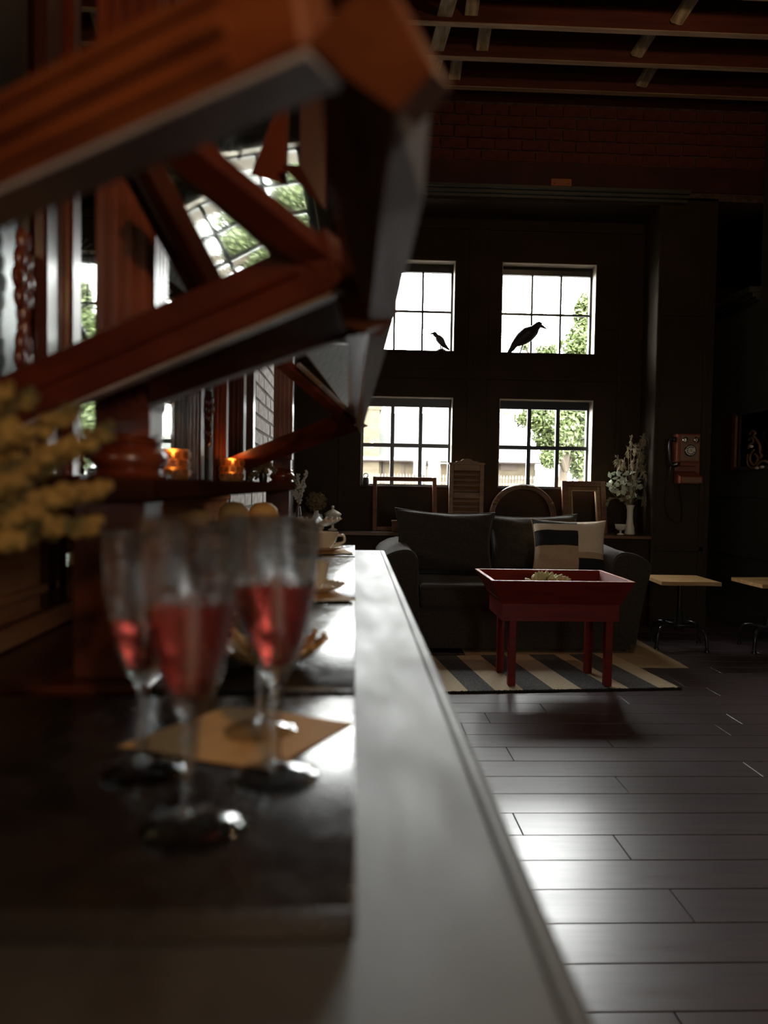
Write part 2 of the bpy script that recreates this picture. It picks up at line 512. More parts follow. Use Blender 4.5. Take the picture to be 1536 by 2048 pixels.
wi = 0
for vk in 'ul':
    for hk in 'LR':
        wi += 1
        x0, x1 = WX[hk]; z0, z1 = WZ[vk]
        nm = {'uL': 'upper grid window above the kettle bell sill with the small bird', 'uR': 'upper grid window with the large bird silhouette',
              'lL': 'lower grid window behind the plain wooden frame', 'lR': 'lower grid window behind the arched frame'}[vk + hk]
        nm = nm.replace('above the kettle bell sill ', '')
        w = thing('window_%d' % wi, nm, 'window', ((x0 + x1) / 2, 6.42, z0), None, 'structure')
        g = 0.008 if vk == 'u' else 0.016
        fr = MB(); t = 0.024
        fr.box((x0, 6.40, z0), (x0 + t, 6.44, z1)); fr.box((x1 - t, 6.40, z0), (x1, 6.44, z1))
        fr.box((x0 + t, 6.40, z1 - 0.075), (x1 - t, 6.44, z1)); fr.box((x0 + t, 6.40, z0), (x1 - t, 6.44, z0 + t * 0.6))
        build('window_frame', fr, 'black_metal', w)
        gx = [x0 + t, x0 + (x1 - x0) * 0.35, x0 + (x1 - x0) * 0.66, x1 - t]
        zm = z0 + (z1 - z0) * 0.462
        gz = [z0 + t * 0.6, zm, z1 - 0.075]
        for a in gx[1:3]:
            build('muntin', MB().box((a - g, 6.405, gz[0]), (a + g, 6.435, gz[2])), 'black_metal', w)
        build('muntin', MB().box((gx[0], 6.407, zm - g), (gx[3], 6.433, zm + g)), 'black_metal', w)
        for a in range(3):
            for b in range(2):
                build('pane', MB().box((gx[a], 6.418, gz[b]), (gx[a + 1], 6.421, gz[b + 1])), 'window_pane', w)
        rv = MB(); e = 0.006
        rv.box((x1 - e, YB + 0.002, z0), (x1, 6.40, z1)); rv.box((x0, YB + 0.002, z0), (x0 + e, 6.40, z1))
        rv.box((x0 + e, YB + 0.002, z1 - e), (x1 - e, 6.40, z1))
        build('window_reveal', rv, 'reveal_paint', w)
        build('window_sill', MB().box((x0, YB - 0.012, z0 - 0.018), (x1, 6.40, z0 + 0.001), 0.003), 'wall_paint', w)
        portal(((x0 + x1) / 2, 6.47, (z0 + z1) / 2), (0, -1, 0), x1 - x0, z1 - z0)

# ledge under the windows
lg = st('trim_1', MB().box((XL, 5.99, 0.712), (2.41, YB - 0.011, 0.745), 0.004), 'wall_paint', 'long dark ledge under the windows behind the sofa', 'ledge')
build('ledge_edge', MB().box((XL, 5.982, 0.716), (2.41, 5.989, 0.741), 0.002), 'walnut', lg)
build('panel', MB().box((XL, 6.03, 0.0), (2.41, 6.10, 0.712)), 'wall_paint', lg)

# pier beside the windows, and the wall over the bay
pr = st('wall_pier', MB().box((2.41, PIER_Y, 0), (2.885, 7.8, 3.46)), 'pier_paint', 'brown wall pier carrying the telephone beside the window bay', 'wall')
for (x0, x1, z0, z1) in [(2.80, 2.84, 0.2, 3.2), (2.46, 2.80, 2.52, 2.57), (2.45, 2.84, 0.62, 0.66), (2.41, 2.885, 0.0, 0.16), (2.41, 2.44, 0.2, 3.2)]:
    build('batten', MB().box((x0, PIER_Y - 0.012, z0), (x1, PIER_Y, z1), 0.004), 'pier_paint', pr)
hd = st('wall_header', MB().box((XL - 0.2, PIER_Y, 3.44), (6.0, 6.46, 3.72)).box((XL - 0.2, PIER_Y + 0.012, 3.72), (6.0, 6.46, ZC)), 'mortar_dark',
        'brick and red plaster wall over the window bay', 'wall')
build('plaster_band', MB().box((XL, PIER_Y - 0.014, 3.50), (5.6, PIER_Y + 0.005, 3.690)), 'old_red_paint', hd)
for k, (d, z0, z1) in enumerate([(0.10, 3.455, 3.485), (0.07, 3.43, 3.455), (0.04, 3.405, 3.43)]):
    build('cornice', MB().box((XL, PIER_Y - d, z0), (2.62, PIER_Y + 0.05, z1), 0.004), 'green_black_paint', hd)
build('soffit', MB().box((XL, PIER_Y - 0.02, 3.385), (2.41, YB, 3.405)), 'wall_paint', hd)
bl, bh = 0.205, 0.078
bm_ = [shared('brick', MB().box((0, -0.008, 0), (bl + random.uniform(-.01, .01), 0.02, bh), 0.004), 'brick_red') for _ in range(5)]
for r in range(5):
    z = 3.700 + r * 0.0905
    for c in range(-1, 26):
        x = -0.55 + c * 0.216 + (0.108 if r % 2 else 0)
        if x < 0.0 or x > 4.3:
            continue
        o = piece('brick', random.choice(bm_), None, (x, PIER_Y + 0.006 - random.uniform(0, 0.006), z + random.uniform(-.003, .003)), hd, (0, random.uniform(-.012, .012), 0))
build('wall_plate', MB().box((XL, PIER_Y - 0.03, 4.165), (5.6, PIER_Y + 0.02, ZC)), 'joist_wood', hd)
cp = thing('cover_plate', 'small orange cover plate on the red plaster above the windows', 'plate', at(1122, 368, 5.984))
c = at(1122, 368, 5.984)
build('plate', MB().box((c.x - 0.083, 5.972, c.z - 0.038), (c.x + 0.083, 5.985, c.z + 0.038), 0.004), 'orange_plate', cp)
for s in (-1, 1):
    build('screw', MB().lathe([(0.005, 0), (0.004, 0.003)], (c.x + s * 0.055, 5.972, c.z), 8, Matrix.Rotation(math.pi / 2, 3, 'X')), 'iron_old', cp)

# alcove and right wall
ra = st('wall_alcove', MB().box((2.885, 7.8, 0), (6.0, 8.0, ZC)).box((2.70, 6.46, 3.44), (6.0, 7.8, ZC)), 'wall_paint', 'dark end wall of the alcove beyond the telephone pier', 'wall')
rw = st('wall_right', MB().box((XR, 5.9, 0), (XR + 0.15, 6.75, 2.72)).box((XR, YF, 0), (XR + 0.15, 5.9, ZC)), 'green_black_paint', 'green black panelled wall under a small cornice', 'wall')
for k, (d, z0, z1) in enumerate([(0.09, 2.70, 2.75), (0.06, 2.665, 2.70), (0.03, 2.64, 2.665)]):
    build('cornice', MB().box((XR - d, 5.9, z0), (XR + 0.16, 6.75 + d, z1), 0.004), 'green_black_paint', rw)
for z0, z1 in [(0, 0.16), (1.07, 1.10), (0.58, 0.62)]:
    build('batten', MB().box((XR - 0.012, 5.0, z0), (XR, 6.75, z1), 0.003), 'green_black_paint', rw)
st('wall_beyond', MB().box((XR + 0.15, 5.9, 0), (5.9, 5.95, ZC)).box((5.9, 5.9, 0), (6.0, 7.8, ZC)), 'wall_paint', 'dark wall closing the space behind the panelled wall', 'wall')

# left wall with whitewashed bricks, front wall with a shop window
lw = st('wall_left', MB().box((XL - 0.2, YF, 0), (XL, YO, ZC)), 'wall_paint', 'whitewashed brick wall behind the bar', 'wall')
bw = [shared('brick', MB().box((-0.01, 0, 0), (0.008, bl, 0.066), 0.004), 'brick_white') for _ in range(3)]
build('mortar_bed', MB().box((XL - 0.001, 2.95, 0.85), (XL + 0.002, 5.28, 2.69)), 'mortar_pale', lw)
for r in range(24):
    for c in range(11):
        y = 3.0 + c * 0.215 + (0.107 if r % 2 else 0)
        if y > 5.1:
            continue
        piece('brick', random.choice(bw), None, (XL - random.uniform(0, .005), y, 0.86 + r * 0.076), lw)
build('panelling', MB().box((XL, 5.30, 0), (XL + 0.02, YB, 3.40)), 'wall_paint', lw)
fw = MB()
FXA, FXB, FZA, FZB = 1.2, 1.9, 1.3, 1.95
fw.box((XL - 0.2, YF - 0.2, 0), (FXA, YF, ZC)).box((FXB, YF - 0.2, 0), (XR + 0.15, YF, ZC))
fw.box((FXA, YF - 0.2, 0), (FXB, YF, FZA)).box((FXA, YF - 0.2, FZB), (FXB, YF, ZC))
fo = st('wall_front', fw, 'wall_paint', 'front wall of the room with the shop window', 'wall')
w5 = thing('window_5', 'wide shop window in the front wall', 'window', (1.5, YF - 0.1, FZA), None, 'structure')
fr = MB()
for x in (FXA + 0.03, 1.55, FXB - 0.03):
    fr.box((x - 0.03, YF - 0.13, FZA), (x + 0.03, YF - 0.07, FZB))
fr.box((FXA, YF - 0.13, FZA), (FXB, YF - 0.07, FZA + 0.06)).box((FXA, YF - 0.13, FZB - 0.06), (FXB, YF - 0.07, FZB))
build('window_frame', fr, 'black_metal', w5)
for a, b in ((FXA, 1.55), (1.55, FXB)):
    build('pane', MB().box((a, YF - 0.102, FZA), (b, YF - 0.098, FZB)), 'window_pane', w5)
portal(((FXA + FXB) / 2, YF - 0.16, (FZA + FZB) / 2), (0, 1, 0), FXB - FXA, FZB - FZA)

# ceiling: deck, joists, bridging
ce = st('ceiling', MB().box((XL - 0.2, YF - 0.2, ZC), (6.0, 8.2, ZC + 0.1)), 'deck_board', 'dark plank ceiling over exposed red joists', 'ceiling')
ZJ = 4.13
for k in range(0, 10):
    yj = 5.75 - 0.385 * k
    j = build('joist', MB().box((XL, yj - 0.024, ZJ), (6.0, yj + 0.024, ZC)), 'joist_wood', ce)
    build('lit_joist_bottom', MB().box((XL, yj - 0.0245, ZJ - 0.004), (6.0, yj + 0.0245, ZJ + 0.001)), 'lit_joist_bottom', j)  # pale strip, light on the joist bottoms put into its colour
for (x, k, dx, z0) in [(0.52, 0, 0.0, 4.14), (0.525, 1, 0.0, 4.14), (0.535, 2, 0.0, 4.14), (0.545, 3, 0.0, 4.14)]:
    y1 = 5.75 - 0.385 * k - 0.026; y0 = y1 - 0.385 + 0.052
    build('strap_board', MB().bar((x + 0.02, y0, z0 + 0.03), (x, y1, z0 + 0.03), 0.10, 0.025), 'rough_lumber', ce)
for (px, py, k, dx) in [(915, 130, 1, 0.0), (972, 78, 2, 0.0), (950, 8, 3, 0.0), (1312, 146, 1, 0.10), (1307, 92, 2, 0.12), (1392, 28, 3, 0.12)]:
    y1 = 5.75 - 0.385 * k + 0.026 + 0.333; y0 = y1 - 0.333
    p = at(px, py, (y0 + y1) / 2)
    build('bridging', MB().bar((p.x + dx * 0.5, y0, ZC - 0.03), (p.x - dx * 0.5, y1, ZJ + 0.05), 0.085, 0.03), 'rough_lumber', ce)

# ------------------------------------------------------------------ outside
gd = st('ground', MB().box((-60, 6.6, -0.4), (80, 120, -0.2)), 'asphalt', 'pale sunlit street outside the windows', 'ground')
st('street', MB().box((-60, -60, -0.4), (80, YF - 0.3, -0.2)), 'asphalt', 'pale street outside the shop window', 'ground')

BY = 38.0
dp = thing('station_building', 'low tan stone building with grey shingle roof across the street', 'building', at(800, 975, BY))


def bp(px, py, dy=0.0):
    return at(px, py, BY + dy)


e0 = bp(640, 912); e1 = bp(1082, 921)
zE = 2.45
build('wall', MB().box((-6.0, BY, -0.2), (9.2, BY + 8, zE)), 'stone_tan', dp)
rf = MB()
ra_, rb_ = V((-7.0, BY - 0.9, zE - 0.02)), V((9.9, BY - 0.9, zE - 0.02))
rc_, rd_ = V((7.4, BY + 3.6, 5.1)), V((-5.0, BY + 3.6, 5.1))
re_, rg_ = V((9.9, BY + 8.5, zE)), V((-7.0, BY + 8.5, zE))
rf.face((ra_, rb_, rc_, rd_)).face((rb_, re_, rc_)).face((re_, rg_, rd_, rc_)).face((rg_, ra_, rd_))
rf.face((ra_, rb_, re_, rg_))
build('roof', rf, 'shingle', dp)
build('fascia', MB().box((-6.9, BY - 0.88, zE - 0.16), (9.8, BY - 0.84, zE - 0.03)), 'fascia_brown', dp)
build('gutter', MB().tube([(-6.95, BY - 0.96, zE - 0.04), (9.9, BY - 0.96, zE - 0.04)], 0.07, 8), 'gutter_grey', dp)
c0, c1 = bp(716, 890, -0.6), bp(766, 800, -0.6)
ch = build('chimney', MB().box((c0.x, BY - 0.7, -0.2), (c1.x - 0.15, BY + 2.0, c1.z - 0.5)).box((c0.x - 0.1, BY - 0.72, c1.z - 0.5), (c1.x - 0.05, BY + 2.0, c1.z - 0.3))
           .box((c0.x + 0.3, BY - 0.5, c1.z - 0.3), (c1.x, BY + 1.6, c1.z + 0.15)), 'stone_tan', dp)
for (xa, ya, xb, yb, mt, fm) in [(769, 922, 803, 985, 'door_yellow', 'fascia_brown'), (737, 922, 758, 985, 'trim_white', 'door_yellow'),
                                 (853, 936, 878, 985, 'trim_white', 'door_yellow'), (1073, 946, 1105, 985, 'dark_opening', 'trim_white')]:
    a, b = bp(xa, yb), bp(xb, ya)
    f = build('door', MB().box((a.x, BY - 0.08, -0.2), (b.x, BY - 0.02, b.z)), mt, dp)
    build('door_frame', MB().box((a.x - 0.12, BY - 0.1, -0.2), (a.x, BY - 0.02, b.z + 0.12)).box((b.x, BY - 0.1, -0.2), (b.x + 0.12, BY - 0.02, b.z + 0.12)).box((a.x, BY - 0.1, b.z), (b.x, BY - 0.02, b.z + 0.12)), fm, f)
    if mt == 'trim_white':
        build('door_pane', MB().box((a.x + 0.15, BY - 0.1, b.z - 0.75), (b.x - 0.15, BY - 0.085, b.z - 0.15)), 'dark_opening', f)
for (xa, ya, xb, yb) in [(1000, 928, 1034, 940)]:
    a, b = bp(xa, yb), bp(xb, ya)
    build('sign_board', MB().box((a.x, BY - 0.07, a.z), (b.x, BY - 0.02, b.z)), 'fascia_brown', dp)
a, b = bp(852, 928), bp(892, 919)
build('awning', MB().prism([(a.x, BY - 0.9, a.z), (a.x, BY - 0.9, a.z + 0.05), (a.x, BY, b.z + 0.1), (a.x, BY, b.z)], (b.x - a.x, 0, 0)), 'trim_white', dp)

FY = 24.0
fn = thing('iron_fence', 'thin black iron picket fence in front of the stone building', 'fence', (5, FY, -0.2))
pk = shared('picket', MB().bar((0, 0, 0), (0, 0, 1.56), 0.022, 0.022, (0, 1, 0)).lathe([(0.022, 1.56), (0.03, 1.60), (0.0, 1.70)], (0, 0, 0), 5), 'fence_black')
for i in range(100):
    x = -0.3 + i * 0.098
    piece('picket', pk, None, (x, FY, -0.2), fn)
for z in (0.0, 1.22):
    build('rail', MB().bar((-0.4, FY, z), (9.6, FY, z), 0.035, 0.035), 'fence_black', fn)
for i in range(5):
    build('post', MB().box((-0.35 + i * 2.45, FY - 0.04, -0.2), (-0.27 + i * 2.45, FY + 0.04, 1.55)), 'fence_black', fn)


def tree(name, label, base, h, blobs, nleaf, lsize, lean, seed):
    rng = random.Random(seed)
    t = thing(name, label, 'tree', base, 'street trees beyond the windows')
    B = V(base)
    top = B + V((lean, 0, h))
    build('trunk', MB().tube(smooth_path([B, B + V((lean * 0.3, 0.05, h * 0.4)), top], 5), [0.16 - 0.010 * i for i in range(11)], 8), 'bark', t, 60)
    br = MB()
    for (c, r) in blobs:
        s = B + V((lean * 0.5, 0, h * 0.5)); c = V(c)
        br.tube(smooth_path([s, (s + c) / 2 + V((0, 0, 0.2)), c], 4), [0.07 - 0.006 * i for i in range(9)], 6)
    build('branches', br, 'bark', t, 60)
    lf = MB()
    tot = sum(r[0] * r[2] for c, r in blobs)
    for (c, r) in blobs:
        for i in range(int(nleaf * r[0] * r[2] / tot)):
            d = V((rng.gauss(0, 1), rng.gauss(0, 1), rng.gauss(0, 1))).normalized() * (rng.random() ** 0.45)
            p = V(c) + V((d.x * r[0], d.y * r[1], d.z * r[2]))
            s = lsize * rng.uniform(0.6, 1.3)
            u = V((rng.gauss(0, 1), rng.gauss(0, 1), rng.gauss(0, 1))).normalized(); w = u.orthogonal().normalized()
            lf.face((p - u * s, p + w * s * 0.5, p + u * s, p - w * s * 0.5))
    build('crown', lf, 'leaf_green', t, None, flip=False)
    return t


def tp(px, py, Y):
    p = at(px, py, Y); return (p.x, p.y, p.z)


TY = 17.0
tree('street_tree', 'bright green leafy tree standing right outside the lower window', tp(1118, 1000, TY)[:2] + (-0.2,), 3.4,
     [(tp(1110, 860, TY), (0.55, 0.6, 0.62)), (tp(1085, 830, TY - .4), (0.45, 0.5, 0.4)), (tp(1150, 840, TY + .3), (0.5, 0.6, 0.6)), (tp(1160, 920, TY + .2), (0.34, 0.4, 0.45)),
      (tp(1100, 915, TY - .2), (0.22, 0.3, 0.28)), (tp(1165, 680, TY + .2), (0.36, 0.5, 0.45)), (tp(1095, 700, TY), (0.3, 0.4, 0.16)), (tp(1175, 610, TY + .2), (0.30, 0.4, 0.28)),
      (tp(1050, 690, TY - .3), (0.15, 0.2, 0.10)), (tp(1155, 780, TY + .3), (0.5, 0.5, 0.4)), (tp(1055, 838, TY - .3), (0.30, 0.3, 0.20)), (tp(1120, 800, TY), (0.6, 0.5, 0.35)), (tp(1178, 640, TY + .2), (0.36, 0.4, 0.7)), (tp(1160, 690, TY + .1), (0.45, 0.4, 0.35))], 19000, 0.068, 0.25, 3)
tree('street_tree', 'pale green tree with a leaning trunk at the right of the lower window', tp(1175, 1010, TY + 4)[:2] + (-0.2,), 3.9,
     [(tp(1190, 800, TY + 4), (0.9, 0.8, 0.9)), (tp(1200, 900, TY + 4), (0.8, 0.8, 0.8)), (tp(1215, 650, TY + 4), (0.7, 0.8, 0.9))], 10000, 0.075, -0.6, 5)
tree('street_tree', 'dense green tree behind the roof at the lower window corner', tp(1000, 1000, 50)[:2] + (-0.2,), 4.4,
     [(tp(1012, 826, 50), (1.0, 1.0, 0.35)), (tp(1050, 815, 50), (0.8, 1.0, 0.5))], 900, 0.09, 0.2, 9)
# ------------------------------------------------------------------ the bar
ZT, ZB = 0.88, 0.90                                           # counter top, top of the boards lying on it
ct = thing('bar_counter', 'long dark glossy bar counter under the mirrored back bar', 'counter', (-0.19, 1.1, 0))
tp_ = build('counter_top', MB().box((-0.497, -0.7, 0.842), (0.114, 2.75, ZT), 0.007, 3), 'bar_top', ct, 40)
build('edge_bead', MB().tube([(0.099, -0.7, ZT - 0.0012), (0.099, 2.742, ZT - 0.0012)], 0.0028, 6), 'bar_top', tp_, 60)
build('edge_moulding', MB().box((0.07, -0.69, 0.815), (0.105, 2.74, 0.842), 0.006, 2), 'bar_body', ct)
build('counter_body', MB().box((-0.495, -0.69, 0.0), (0.075, 2.73, 0.815)), 'bar_body', ct)
for k in range(5):
    y = -0.6 + k * 0.67
    build('front_panel', MB().box((0.075, y, 0.14), (0.085, y + 0.58, 0.78), 0.004), 'bar_body', ct)

for k, (y0, y1, lab) in enumerate([(0.383, 0.772, 'black serving board under the wine flutes'), (0.806, 1.425, 'black serving board under the scalloped dish'),
                                   (1.462, 2.262, 'black serving board under the cup on the kraft napkin'), (2.312, 2.722, 'black serving board at the far end of the counter')]):
    o = thing('serving_board', lab, 'board', (-0.1, (y0 + y1) / 2, ZT), 'black boards along the counter')
    x0 = -0.44 if k == 0 else -0.2165
    build('slab', MB().box((x0, y0, ZT + 0.0003), (0.004, y1, ZB), 0.003, 2), 'slate_board', o, 40)

bb = thing('back_bar', 'tall mahogany back bar with columns, shelf and tilted mirrors', 'back bar', (-0.3, 1.5, ZT))
XBK = -0.464
build('plinth', MB().box((XBK, 0.806, ZT), (-0.2170, 2.72, ZB), 0.001), 'mahogany_dark', bb)
build('back_panel', MB().box((-0.496, 0.1, ZT), (XBK - 0.003, 2.74, 2.3)), 'mahogany_dark', bb)
# lower panelling behind the counter
bpn = build('base_panel', MB().box((XBK - 0.003, 0.12, ZB), (XBK + 0.006, 2.72, 1.098)), 'mahogany_matte', bb)
for z0, z1, d in [(0.902, 0.930, 0.022), (0.955, 0.968, 0.012), (1.06, 1.075, 0.014), (1.08, 1.098, 0.02)]:
    build('moulding', MB().box((XBK + 0.006, 0.12, z0), (XBK + 0.006 + d, 2.72, z1), 0.003), 'mahogany_matte', bpn)
for y in (1.11, 1.15, 1.29):
    build('stile', MB().box((XBK + 0.006, y, 0.93), (XBK + 0.018, y + 0.035, 1.06), 0.003), 'shelf_matte', bpn)
build('small_mirror', MB().box((XBK + 0.006, 1.19, 0.983), (XBK + 0.009, 1.28, 1.004)), 'mirror', bb)
# shelf at eye height
build('shelf', MB().box((XBK, 0.80, 1.098), (-0.212, 2.72, 1.123), 0.004, 2), 'shelf_matte', bb)


def column(x, y):
    c = build('column', MB().box((x - 0.039, y - 0.039, ZB), (x + 0.039, y + 0.039, 1.098), 0.003), 'mahogany_dark', bb)
    build('turned_base', MB().lathe([(0.044, 1.123), (0.046, 1.126), (0.038, 1.129), (0.035, 1.133), (0.042, 1.140), (0.043, 1.147), (0.037, 1.155), (0.032, 1.159),
                                     (0.037, 1.164), (0.031, 1.169), (0.033, 1.173)], (x + 0.012, y, 0), 24), 'mahogany', c, 50)
    x += 0.013
    s = MB().box((x - 0.030, y - 0.030, 1.170), (x + 0.030, y + 0.030, 2.2))
    build('shaft', s, 'mahogany', c)
    for i in range(4):                                        # reeds on the shaft faces
        o = -0.0225 + i * 0.015
        build('reed', MB().box((x + 0.030, y + o - 0.0055, 1.20), (x + 0.034, y + o + 0.0055, 2.18), 0.0018), 'mahogany', c)
        build('reed', MB().box((x + o - 0.0055, y - 0.034, 1.20), (x + o + 0.0055, y - 0.030, 2.18), 0.0018), 'mahogany', c)


column(-0.270, 0.872)
column(-0.262, 2.60)
for y in (2.62,):
    build('end_post', MB().box((-0.42, 2.66, 1.123), (-0.36, 2.72, 2.3), 0.004), 'mahogany_dark', bb)

# upper back: left bay
build('mirror', MB().box((XBK - 0.003, 0.30, 1.13), (XBK, 1.095, 2.2)), 'mirror_worn', bb)
build('mirror', MB().box((XBK - 0.003, 1.225, 1.13), (XBK, 1.56, 2.2)), 'mirror', bb)
for (y0, y1, d, mt) in [(1.10, 1.165, 0.020, 'mahogany_dark'), (1.165, 1.195, 0.032, 'mahogany'), (1.195, 1.228, 0.024, 'mahogany_dark')]:
    build('upright', MB().box((XBK, y0, 1.123), (XBK + d, y1, 2.25), 0.004), mt, bb)
# carved drop hanging before the left mirror
dr = MB()
x, y = XBK + 0.018, 1.03
for (z, r) in [(1.43, .010), (1.405, .016), (1.38, .021), (1.355, .016), (1.335, .007), (1.315, .005), (1.295, .013), (1.275, .016), (1.25, .011), (1.225, .006)]:
    for s in (-1, 0, 1):
        dr.ell((x, y + s * r * 0.7, z + abs(s) * 0.006), (0.008, r * 0.62, 0.017), 8, 6)
dr.tube([(x, y, 1.45), (x, y, 1.20)], 0.004, 6)
build('carved_drop', dr, 'mahogany', bb, 60)
# painted scrolls on the narrow mirror
def scroll(plane_x, strokes, r, name='painted_scroll'):
    mb = MB()
    for s_ in strokes:
        pts = []
        for (px, py) in s_:
            d = FWD + (px - CX) / FPX * RGT - (py - CY) / FPX * UPV
            pts.append(EYE + d * (plane_x / d.x))
        mb.tube(smooth_path(pts, 5), r, 5)
    build(name, mb, 'ink_black', bb, 60)


scroll(XBK + 0.0006, [[(150, 508), (160, 495), (174, 478)], [(150, 508), (166, 500), (184, 488)], [(150, 508), (168, 506), (186, 500)], [(150, 508), (158, 488), (163, 476)],
                      [(148, 552), (160, 549), (184, 544)], [(178, 500), (178, 540), (174, 605)], [(148, 570), (165, 573), (182, 568)], [(150, 600), (156, 582), (162, 590), (154, 602), (149, 604)],
                      [(146, 632), (160, 622), (176, 606)], [(145, 655), (162, 643), (184, 632)], [(146, 672), (160, 660), (178, 648)], [(156, 608), (166, 612), (178, 608)]], 0.0009)

# upper back: centre bay, nearer to the room
XM = -0.42
build('mirror', MB().box((XM - 0.004, 1.58, 1.13), (XM, 1.90, 2.2)), 'mirror', bb)
for (xa, xb, Y, dep, mt) in [(374, 401, 1.90, 0.05, 'mahogany_dark'), (425, 452, 2.06, 0.04, 'mahogany'), (455, 486, 2.20, 0.06, 'mahogany_dark'), (303, 314, 1.56, 0.03, 'mahogany_dark')]:
    a, b = at(xa, 900, Y), at(xb, 900, Y)
    q = build('upright', MB().box((a.x, Y, 1.123), (b.x, Y + dep, 2.25), 0.004), mt, bb)
    w = (b.x - a.x)
    for k in (0.25, 0.55, 0.82):
        build('bead', MB().tube([(a.x + w * k, Y, 1.12), (a.x + w * k, Y, 2.25)], w * 0.09, 6), mt, q, 60)
a, b = at(401, 900, 1.98), at(425, 900, 1.98)
build('mirror', MB().box((a.x, 1.98, 1.12), (b.x, 1.984, 2.2)), 'mirror_worn', bb)
dr = MB(); xc = b.x - 0.010
for (z, r) in [(1.34, .006), (1.325, .011), (1.305, .013), (1.285, .009), (1.265, .005), (1.245, .009), (1.225, .006)]:
    for s in (-1, 0, 1):
        dr.ell((xc + s * r * 0.6, 1.975, z + abs(s) * 0.004), (r * 0.6, 0.006, 0.012), 8, 6)
build('carved_drop', dr, 'mahogany_dark', bb, 60)
build('rail', MB().box((XM - 0.004, 1.5, 1.123), (XM + 0.02, 1.92, 1.145), 0.003), 'mahogany_dark', bb)

# projecting canopy: slanting rails, edge boards and tilted mirrors
Ld = V((-1.759, 1.0, -0.397)).normalized()
hd_ = V((Ld.y, -Ld.x, 0)).normalized() * -1.0
hd_ = hd_ if hd_.y < 0 else -hd_
up_ = Ld.cross(hd_); up_ = up_ if up_.z > 0 else -up_


def slant_rail(name, start, end, height, depth, mt, flutes):
    s, e = V(start), V(end); length = (e - s).length
    Ld = (e - s).normalized(); hd_ = V((Ld.y, -Ld.x, 0)).normalized(); hd_ = hd_ if hd_.y < 0 else -hd_
    up_ = Ld.cross(hd_); up_ = up_ if up_.z > 0 else -up_
    R = Matrix((Ld, hd_, up_)).transposed()
    o = build(name, MB().obox((s + e) / 2 + up_ * height / 2 - hd_ * depth / 2, (length, depth, height), R, 0.003), mt, bb)
    build('rail_lit_underside', MB().obox((s + e) / 2 - up_ * 0.0015 - hd_ * (depth / 2 + 0.001), (length, depth, 0.003), R, 0.0008), 'lit_soffit_wood', o)  # thin pale board, light off the counter put into its colour
    for (k, w) in flutes:
        q = s + up_ * height * k + hd_ * 0.0005 + Ld * 0.035; q2 = e + up_ * height * k + hd_ * 0.0005
        build('flute_bead', MB().tube([q, q2], w, 8), mt, o, 60)
    return o


slant_rail('canopy_rail', at(612, 92, 0.300), at(-420, 556, 0.46), 0.046, 0.028, 'mahogany_rail', [(0.2, 0.003), (0.5, 0.0045), (0.8, 0.003)])
slant_rail('canopy_rail', at(684, 574, 0.660), at(-60, 890, 0.80), 0.055, 0.014, 'mahogany_red', [(0.5, 0.003)])


def slab(name, pts, ext, mt, parent=None):
    return build(name, MB().prism([at(*p) for p in pts], ext), mt, parent or bb)


slab('canopy_rail_end', [(612, 86, .300), (752, -60, .300), (868, 143, .345), (793, 222, .345)], (0.012, 0.03, 0.008), 'mahogany_rail')
slab('canopy_underside', [(298, 747, .79), (690, 574, .664), (770, 648, .715), (724, 664, .735), (298, 812, .84)], (0.004, 0.004, 0.016), 'mahogany_dark')
build('canopy_edge_line', MB().tube([at(298, 813, .838), at(724, 665, .733)], 0.0022, 6).tube([at(310, 736, .786), at(640, 594, .672)], 0.0018, 6), 'lit_soffit_wood', bb, 60)
slab('canopy_rail_end', [(664, 566, .660), (700, 560, .664), (792, 637, .700), (758, 672, .708), (690, 652, .690)], (0.004, 0.012, 0.010), 'mahogany_rail')
slab('canopy_rail_end', [(586, 498, .667), (640, 468, .672), (694, 512, .688), (692, 562, .680), (676, 590, .668)], (0.004, 0.014, 0.010), 'mahogany_red')
slab('canopy_rail', [(452, 918, 2.05), (668, 830, 1.84), (722, 858, 1.86), (489, 942, 2.05)], (0.02, 0.05, 0.012), 'mahogany_red')


def strip(name, A, B, mt, th=0.020):
    mb = MB(); a = [at(*p) for p in A]; b = [at(*p) for p in B]
    for i in range(len(a) - 1):
        n = (b[i] - a[i]).cross(a[i + 1] - a[i]).normalized()
        if n.dot(EYE - a[i]) > 0:
            n = -n
        q = [a[i], a[i + 1], b[i + 1], b[i]]
        mb.prism(q, n * th)
    return build(name, mb, mt, bb)


strip('canopy_edge_board', [(864, 150, .385), (846, 400, .47), (790, 640, .702)], [(792, 222, .378), (762, 440, .46), (738, 640, .690)], 'lit_soffit_wood')
strip('canopy_inner_board', [(792, 222, .379), (762, 440, .461), (738, 640, .692)], [(636, 118, .365), (660, 370, .46), (692, 560, .69)], 'mahogany_dark')
strip('canopy_edge_board', [(790, 641, .703), (722, 868, 1.86)], [(736, 668, .70), (712, 850, 1.84)], 'lit_soffit_wood')
strip('canopy_inner_board', [(736, 668, .702), (712, 850, 1.842)], [(694, 672, .72), (697, 818, 1.80)], 'mahogany_dark')
